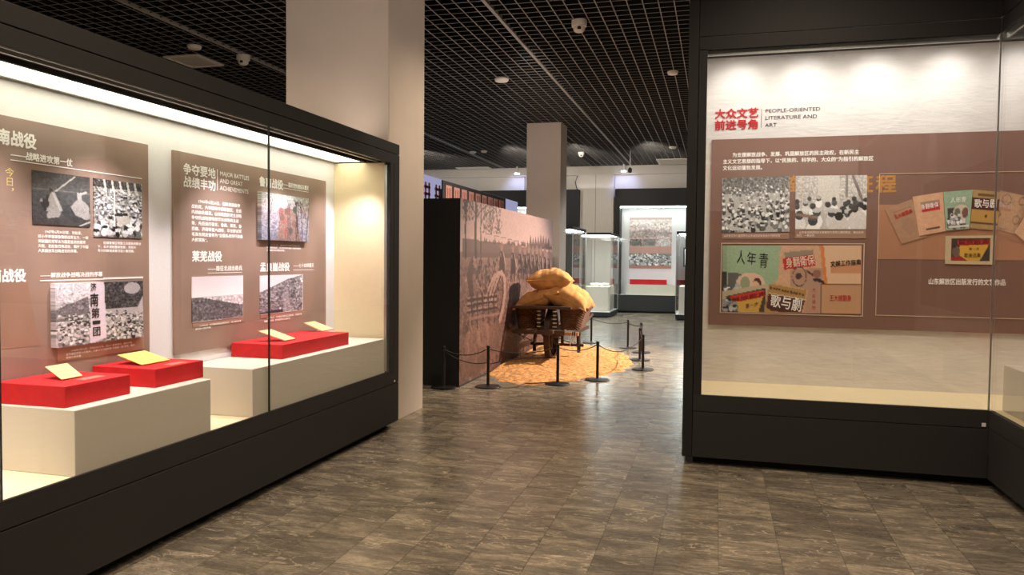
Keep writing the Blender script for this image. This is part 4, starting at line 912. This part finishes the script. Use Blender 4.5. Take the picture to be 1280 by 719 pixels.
# ================================================================ FAR GALLERY
def wallcase(label, x0, x1, ox0, ox1):
    t = thing('display_case', label, 'showcase', ((x0+x1)/2, 22.3, 0))
    y = 22.0; B = BACKY-.02
    bx('toe_kick', (x0, x1, y+.06, B, 0, .05), M_kick, t); bx('base_panel', (x0, x1, y, y+.04, .05, .515), M_case, t); bx('header', (x0, x1, y, B, 3.06, 3.56), M_case2, t)
    bx('back_board', (ox0-.05, ox1+.05, B-.04, B, .5, 3.06), M_linen, t); bx('inner_floor', (ox0, ox1, y+.04, B-.04, .5, .515), M_linen, t)
    for a, b_ in ((x0, ox0), (ox1, x1)): bx('side_jamb', (a, b_, y, B-.04, .515, 3.06), M_case2, t)
    bx('light_diffuser', (ox0, ox1, y+.1, y+.22, 3.03, 3.055), M_lampfar, t)
    bx('glass_pane', (ox0, ox1, y+.01, y+.02, .515, 3.06), M_glass, t)
    return t
# the photograph's wall cases measured at the back wall, moved to the front plane of the cases
kx = 22.0/22.6
w1 = wallcase('white-lit wall showcase at the far end with a grey and pink poster', -2.955*kx, 1.4, -2.81*kx, 1.3)
w2 = wallcase('white-lit wall showcase at the far end, left of the slim column', -9.5, -4.06*kx, -9.4, -4.44*kx)
bb = UP(787, 272, 'y', 22.5); bc = UP(839, 336, 'y', 22.5)
cv = Canvas(70, 84, (206, 190, 184)); cv.noise(18, blur=1); cv.rect(0, 0, 1, .04, (170, 150, 144)); cv.poly([(0, .3), (.4, .22), (1, .3), (1, .36), (0, .4)], (150, 134, 130), .6); cv.noise(22, .1, .42, 1); cv.rect(0, .42, 1, .58, (196, 160, 148)); cv.rect(.02, .43, .3, .56, (110, 108, 106)); cv.rect(.32, .43, .62, .56, (130, 128, 126)); cv.rect(.68, .43, .97, .56, (216, 208, 202)); cv.noise(38, .43, .56); cv.rect(0, .58, 1, .7, (196, 152, 138)); cv.rect(0, .7, 1, .95, (140, 136, 132)); cv.crowd(.72, .93, 110, .018, .024, 225, 70); cv.rect(0, .95, 1, 1, (170, 120, 106))
pf = picture('poster', [(bb[0], 22.54, bb[2]), (bc[0], 22.54, bb[2]), (bc[0], 22.54, bc[2]), (bb[0], 22.54, bc[2])], cv, None, .02); tag(pf, 'grey and pink poster with crowd photographs in the far white showcase', 'poster')
a = UP(783, 355.5, 'y', 22.15); tag(bx('plinth', (a[0], -.3, 22.15, 22.5, .515, a[2]), M_plinth), 'long white plinth under the red riser in the far showcase', 'plinth')
b_ = UP(833, 350, 'y', 22.2); a2 = UP(787, 350, 'y', 22.2); tag(bx('red_riser', (a2[0], b_[0], 22.2, 22.42, a[2], b_[2]), M_red), 'thin red display riser in the far white showcase', 'display riser')
for (u0, u1) in ((847, 872),):
    p0, p1 = UP(u0, 350, 'y', 22.2), UP(u1, 350, 'y', 22.2); tag(bx('red_riser', (p0[0], p1[0], 22.2, 22.42, a[2], b_[2]), M_red), 'short red display riser glimpsed at the far right of far showcase', 'display riser')
ps = struct(bx('trim_2', (-4.06, -2.96, BACKY-.25, BACKY, 0, 4.02), M_wall)); 
bx('seam', (-3.5, -3.49, BACKY-.254, BACKY-.25, 0, 4.02), M_greyt, ps)
struct(bx('trim_3', (-5.72, -5.70, BACKY-.02, BACKY, 3.56, 4.02), M_greyt))

def freecase(label, x0, x1, y0, y1, ht, pl=.80):
    t = thing('glass_case', label, 'showcase', ((x0+x1)/2, (y0+y1)/2, 0))
    bx('base', (x0, x1, y0, y1, .03, .135), M_case, t); bx('foot', (x0+.05, x1-.05, y0+.05, y1-.05, 0, .03), M_kick, t)
    bx('lid', (x0, x1, y0, y1, ht-.06, ht), M_case2, t); bx('light_diffuser', (x0+.05, x1-.05, y0+.05, y1-.05, ht-.066, ht-.06), M_lampfar, t)
    bx('floor_board', (x0+.01, x1-.01, y0+.01, y1-.01, .135, .15), M_linen, t)
    for d_ in ((x0, x0+.008, y0, y1), (x1-.008, x1, y0, y1), (x0+.01, x1-.01, y0, y0+.008), (x0+.01, x1-.01, y1-.008, y1)):
        bx('glass_pane', (*d_, .135, ht-.066), M_glass, t)
    for cx_, cy_ in ((x0, y0), (x1, y0), (x1, y1), (x0, y1)): bx('corner_joint', (cx_-.008, cx_+.008, cy_-.008, cy_+.008, .135, ht-.06), M_rail, t)
    return t
freecase('tall freestanding glass case with white plinth right of the barrow sacks', -3.44, -2.68, 19.84, 21.4, 2.22)
tag(bx('plinth', (-3.36, -2.76, 20.0, 21.2, .15, .80), M_plinth, None, .01), 'white plinth inside the freestanding glass case right of the sacks', 'plinth')
for k, (dx, dy) in enumerate(((-.16, 0), (.02, -.1), (.17, .05))):
    mb = MB().lathe((-3.06+dx, 20.4+dy, .80), [(.03, 0), (.07, .02), (.09, .06), (.085, .085), (.06, .07), (.02, .03)], 18)
    tag(obj('white_bowl', mb, M_offwhite, None, smooth=True), ['white bowl on the glass case plinth, left one', 'white bowl on the glass case plinth, middle one', 'white bowl on the glass case plinth, right one'][k], 'bowl', 'bowls in the far glass case')
freecase('tall freestanding glass case seen edge-on beside the slim column', -3.75, -3.08, 15.9+.65, 18.3, 2.24)
tag(bx('plinth', (-3.68, -3.15, 16.75, 18.1, .15, .80), M_plinth, None, .01), 'white plinth inside the glass case beside the slim column', 'plinth')
freecase('tall freestanding glass case half hidden behind the right showcase jamb', -1.0, -.25, 19.67, 21.2, 2.25)
tag(bx('plinth', (-.93, -.32, 19.85, 21.0, .15, .85), M_plinth, None, .01), 'white plinth in the half-hidden glass case at right', 'plinth')
fr_ = thing('picture_frame', 'small dark frame inside the half-hidden glass case at right', 'frame', (-.78, 20.4, .85))
bx('frame_border', (-.86, -.5, 20.40, 20.43, 1.35, 1.85), M_case2, fr_); bx('frame_print', (-.82, -.54, 20.395, 20.40, 1.39, 1.81), M_linen, fr_)

# pale board added behind the viewer for its faint reflection in the glass
bd = thing('display_board', 'pale grey freestanding board behind the viewer, facing the right showcase', 'board', (1.7, -3.5, 0))
bx('board_body', (-.2, 3.6, -3.56, -3.5, 0, 3.4), M_case2, bd); bx('board_face', (-.2, 3.6, -3.5, -3.49, 2.45, 3.4), M_wall, bd)
spot('board_spot', (1.7, -.8, 4.15), (1.7, -3.5, 2.9), 330, (1, .93, .86), 85, .8, .05)  # added lamp that brightens the board so its reflection shows

# ================================================================ CEILING FITTINGS
def dome_cam(label, x, y, s=1.0):
    t = thing('dome_camera', label, 'security camera', (x, y, CEIL-.14*s))
    obj('camera_base', MB().lathe((x, y, CEIL-.05*s), [(.085*s, -.02*s), (.09*s, 0), (.09*s, .05*s)], 20), M_offwhite, t, smooth=False)
    obj('dome', MB().lathe((x, y, CEIL-.14*s), [(.02*s, 0), (.05*s, .01*s), (.068*s, .035*s), (.07*s, .075*s)], 20), M_offwhite, t, smooth=True)
    obj('lens', MB().lathe((x+.01, y-.055*s, CEIL-.115*s), [(.022*s, 0), (.024*s, .01), (.02*s, .03)], 12), M_blk, t)
dome_cam('large white dome camera on the ceiling grid, top centre', -1.60, 8.83)
dome_cam('white dome camera on the ceiling above the left showcase', -6.37, 9.27)
dome_cam('small white dome camera on the ceiling right of the slim column', -3.44, 19.5, .9)
def detector(label, u, v, r=.1):
    p_ = UP(u, v, 'z', CEIL-.03)
    tag(obj('smoke_detector', MB().lathe((p_[0], p_[1], CEIL-.05), [(r*.5, 0), (r*.85, .008), (r, .03), (r, .05)], 20), M_offwhite, None, smooth=False), label, 'smoke detector')
detector('white smoke detector on the ceiling left of the slim column', 627, 101, .11)
detector('small smoke detector on the ceiling near the right showcase jamb', 841, 92, .08)
detector('small round smoke detector above the left showcase beside the vent', 243, 60, .09)
detector('tiny distant smoke detector on the ceiling near the right vent', 841, 185, .09)
detector('tiny distant smoke detector, left one of the pair behind the big column', 591, 191, .09)
detector('tiny distant smoke detector, right one of the pair behind the big column', 605, 190, .08)
def vent(label, x0, x1, y0, y1):
    t = thing('ceiling_vent', label, 'vent', ((x0+x1)/2, (y0+y1)/2, CEIL-.02)); f_ = .05; mb = MB(); z0, z1 = CEIL-.02, CEIL-.001
    mb.box(x0, x1, y0, y0+f_, z0, z1).box(x0, x1, y1-f_, y1, z0, z1).box(x0, x0+f_, y0+f_, y1-f_, z0, z1).box(x1-f_, x1, y0+f_, y1-f_, z0, z1); obj('vent_frame', mb, M_offwhite, t)
    n_ = 8
    for k in range(n_):
        yy = y0+f_+(y1-y0-2*f_)*(k+.5)/n_; bx('louvre', (x0+f_, x1-f_, yy-.011, yy+.011, z0+.002, z1), M_offwhite, t)
vent('square white air vent in the ceiling above the left showcase', -7.5, -6.95, 9.05, 9.65)
vent('flat white air vent in the ceiling behind the big column', -7.75, -6.7, 22.0, 22.4)
vent('pale air vent in the far ceiling beside the right showcase jamb', -1.67, -.8, 21.2, 22.3)
for k, (x, lb) in enumerate(((-2.67, 'small round downlight above the far white showcase'), (-5.87, 'small round downlight left of the slim column'), (-8.97, 'small round downlight behind the big column'))):
    dl = obj('downlight', MB().lathe((x, 22.25, 4.06), [(.07, 0), (.08, .02), (.08, .035)], 18), M_lampdot); tag(dl, lb, 'lamp')
    obj('lamp_body', MB().lathe((x, 22.25, 4.095), [(.085, 0), (.085, .04), (.03, .06), (.03, .2)], 18), M_offwhite, dl)
# added ceiling spotlights for the general light of the hall
for k, (x, y) in enumerate(ROOMLIGHTS):
    t = thing('track_spotlight', ['black ceiling spotlight over the aisle beside the left showcase', 'black ceiling spotlight behind the camera', 'black ceiling spotlight before the right showcase', 'black ceiling spotlight behind the left showcase', 'black ceiling spotlight over the aisle beyond the big column', 'black ceiling spotlight at far left of the hall', 'black ceiling spotlight left of the mural partition'][k], 'lamp', (x, y, CEIL), 'ceiling spotlights over the hall')
    obj('housing', MB().lathe((x, y, CEIL-.0), [(.09, 0), (.09, .12), (.05, .16)], 18), M_black, t)
# hanging bullet camera near the far right
hc = thing('hanging_camera', 'small dark camera hanging on a thin rod before the far wall', 'security camera', (-2.2, 19.6, 3.9))
p_ = UP(788, 186, 'y', 19.6); q_ = UP(787.5, 213, 'y', 19.6)
obj('rod', MB().tube([(q_[0], 19.6, q_[2]), (p_[0], 19.6, 4.3)], .012, 6), M_runner, hc); obj('camera_body', MB().lathe((q_[0], 19.6, q_[2]-.06), [(.035, 0), (.05, .03), (.05, .1), (.02, .13)], 12), M_black, hc)
cb = [UP(722, 220, 'y', 22.3), UP(719, 228, 'y', 22.3), UP(721, 236, 'y', 22.3), UP(724, 238, 'y', 22.3)]
tag(obj('wall_cable', MB().tube(cb, .012, 6), M_black), 'loose black cable hanging on the far wall beside the column', 'cable')
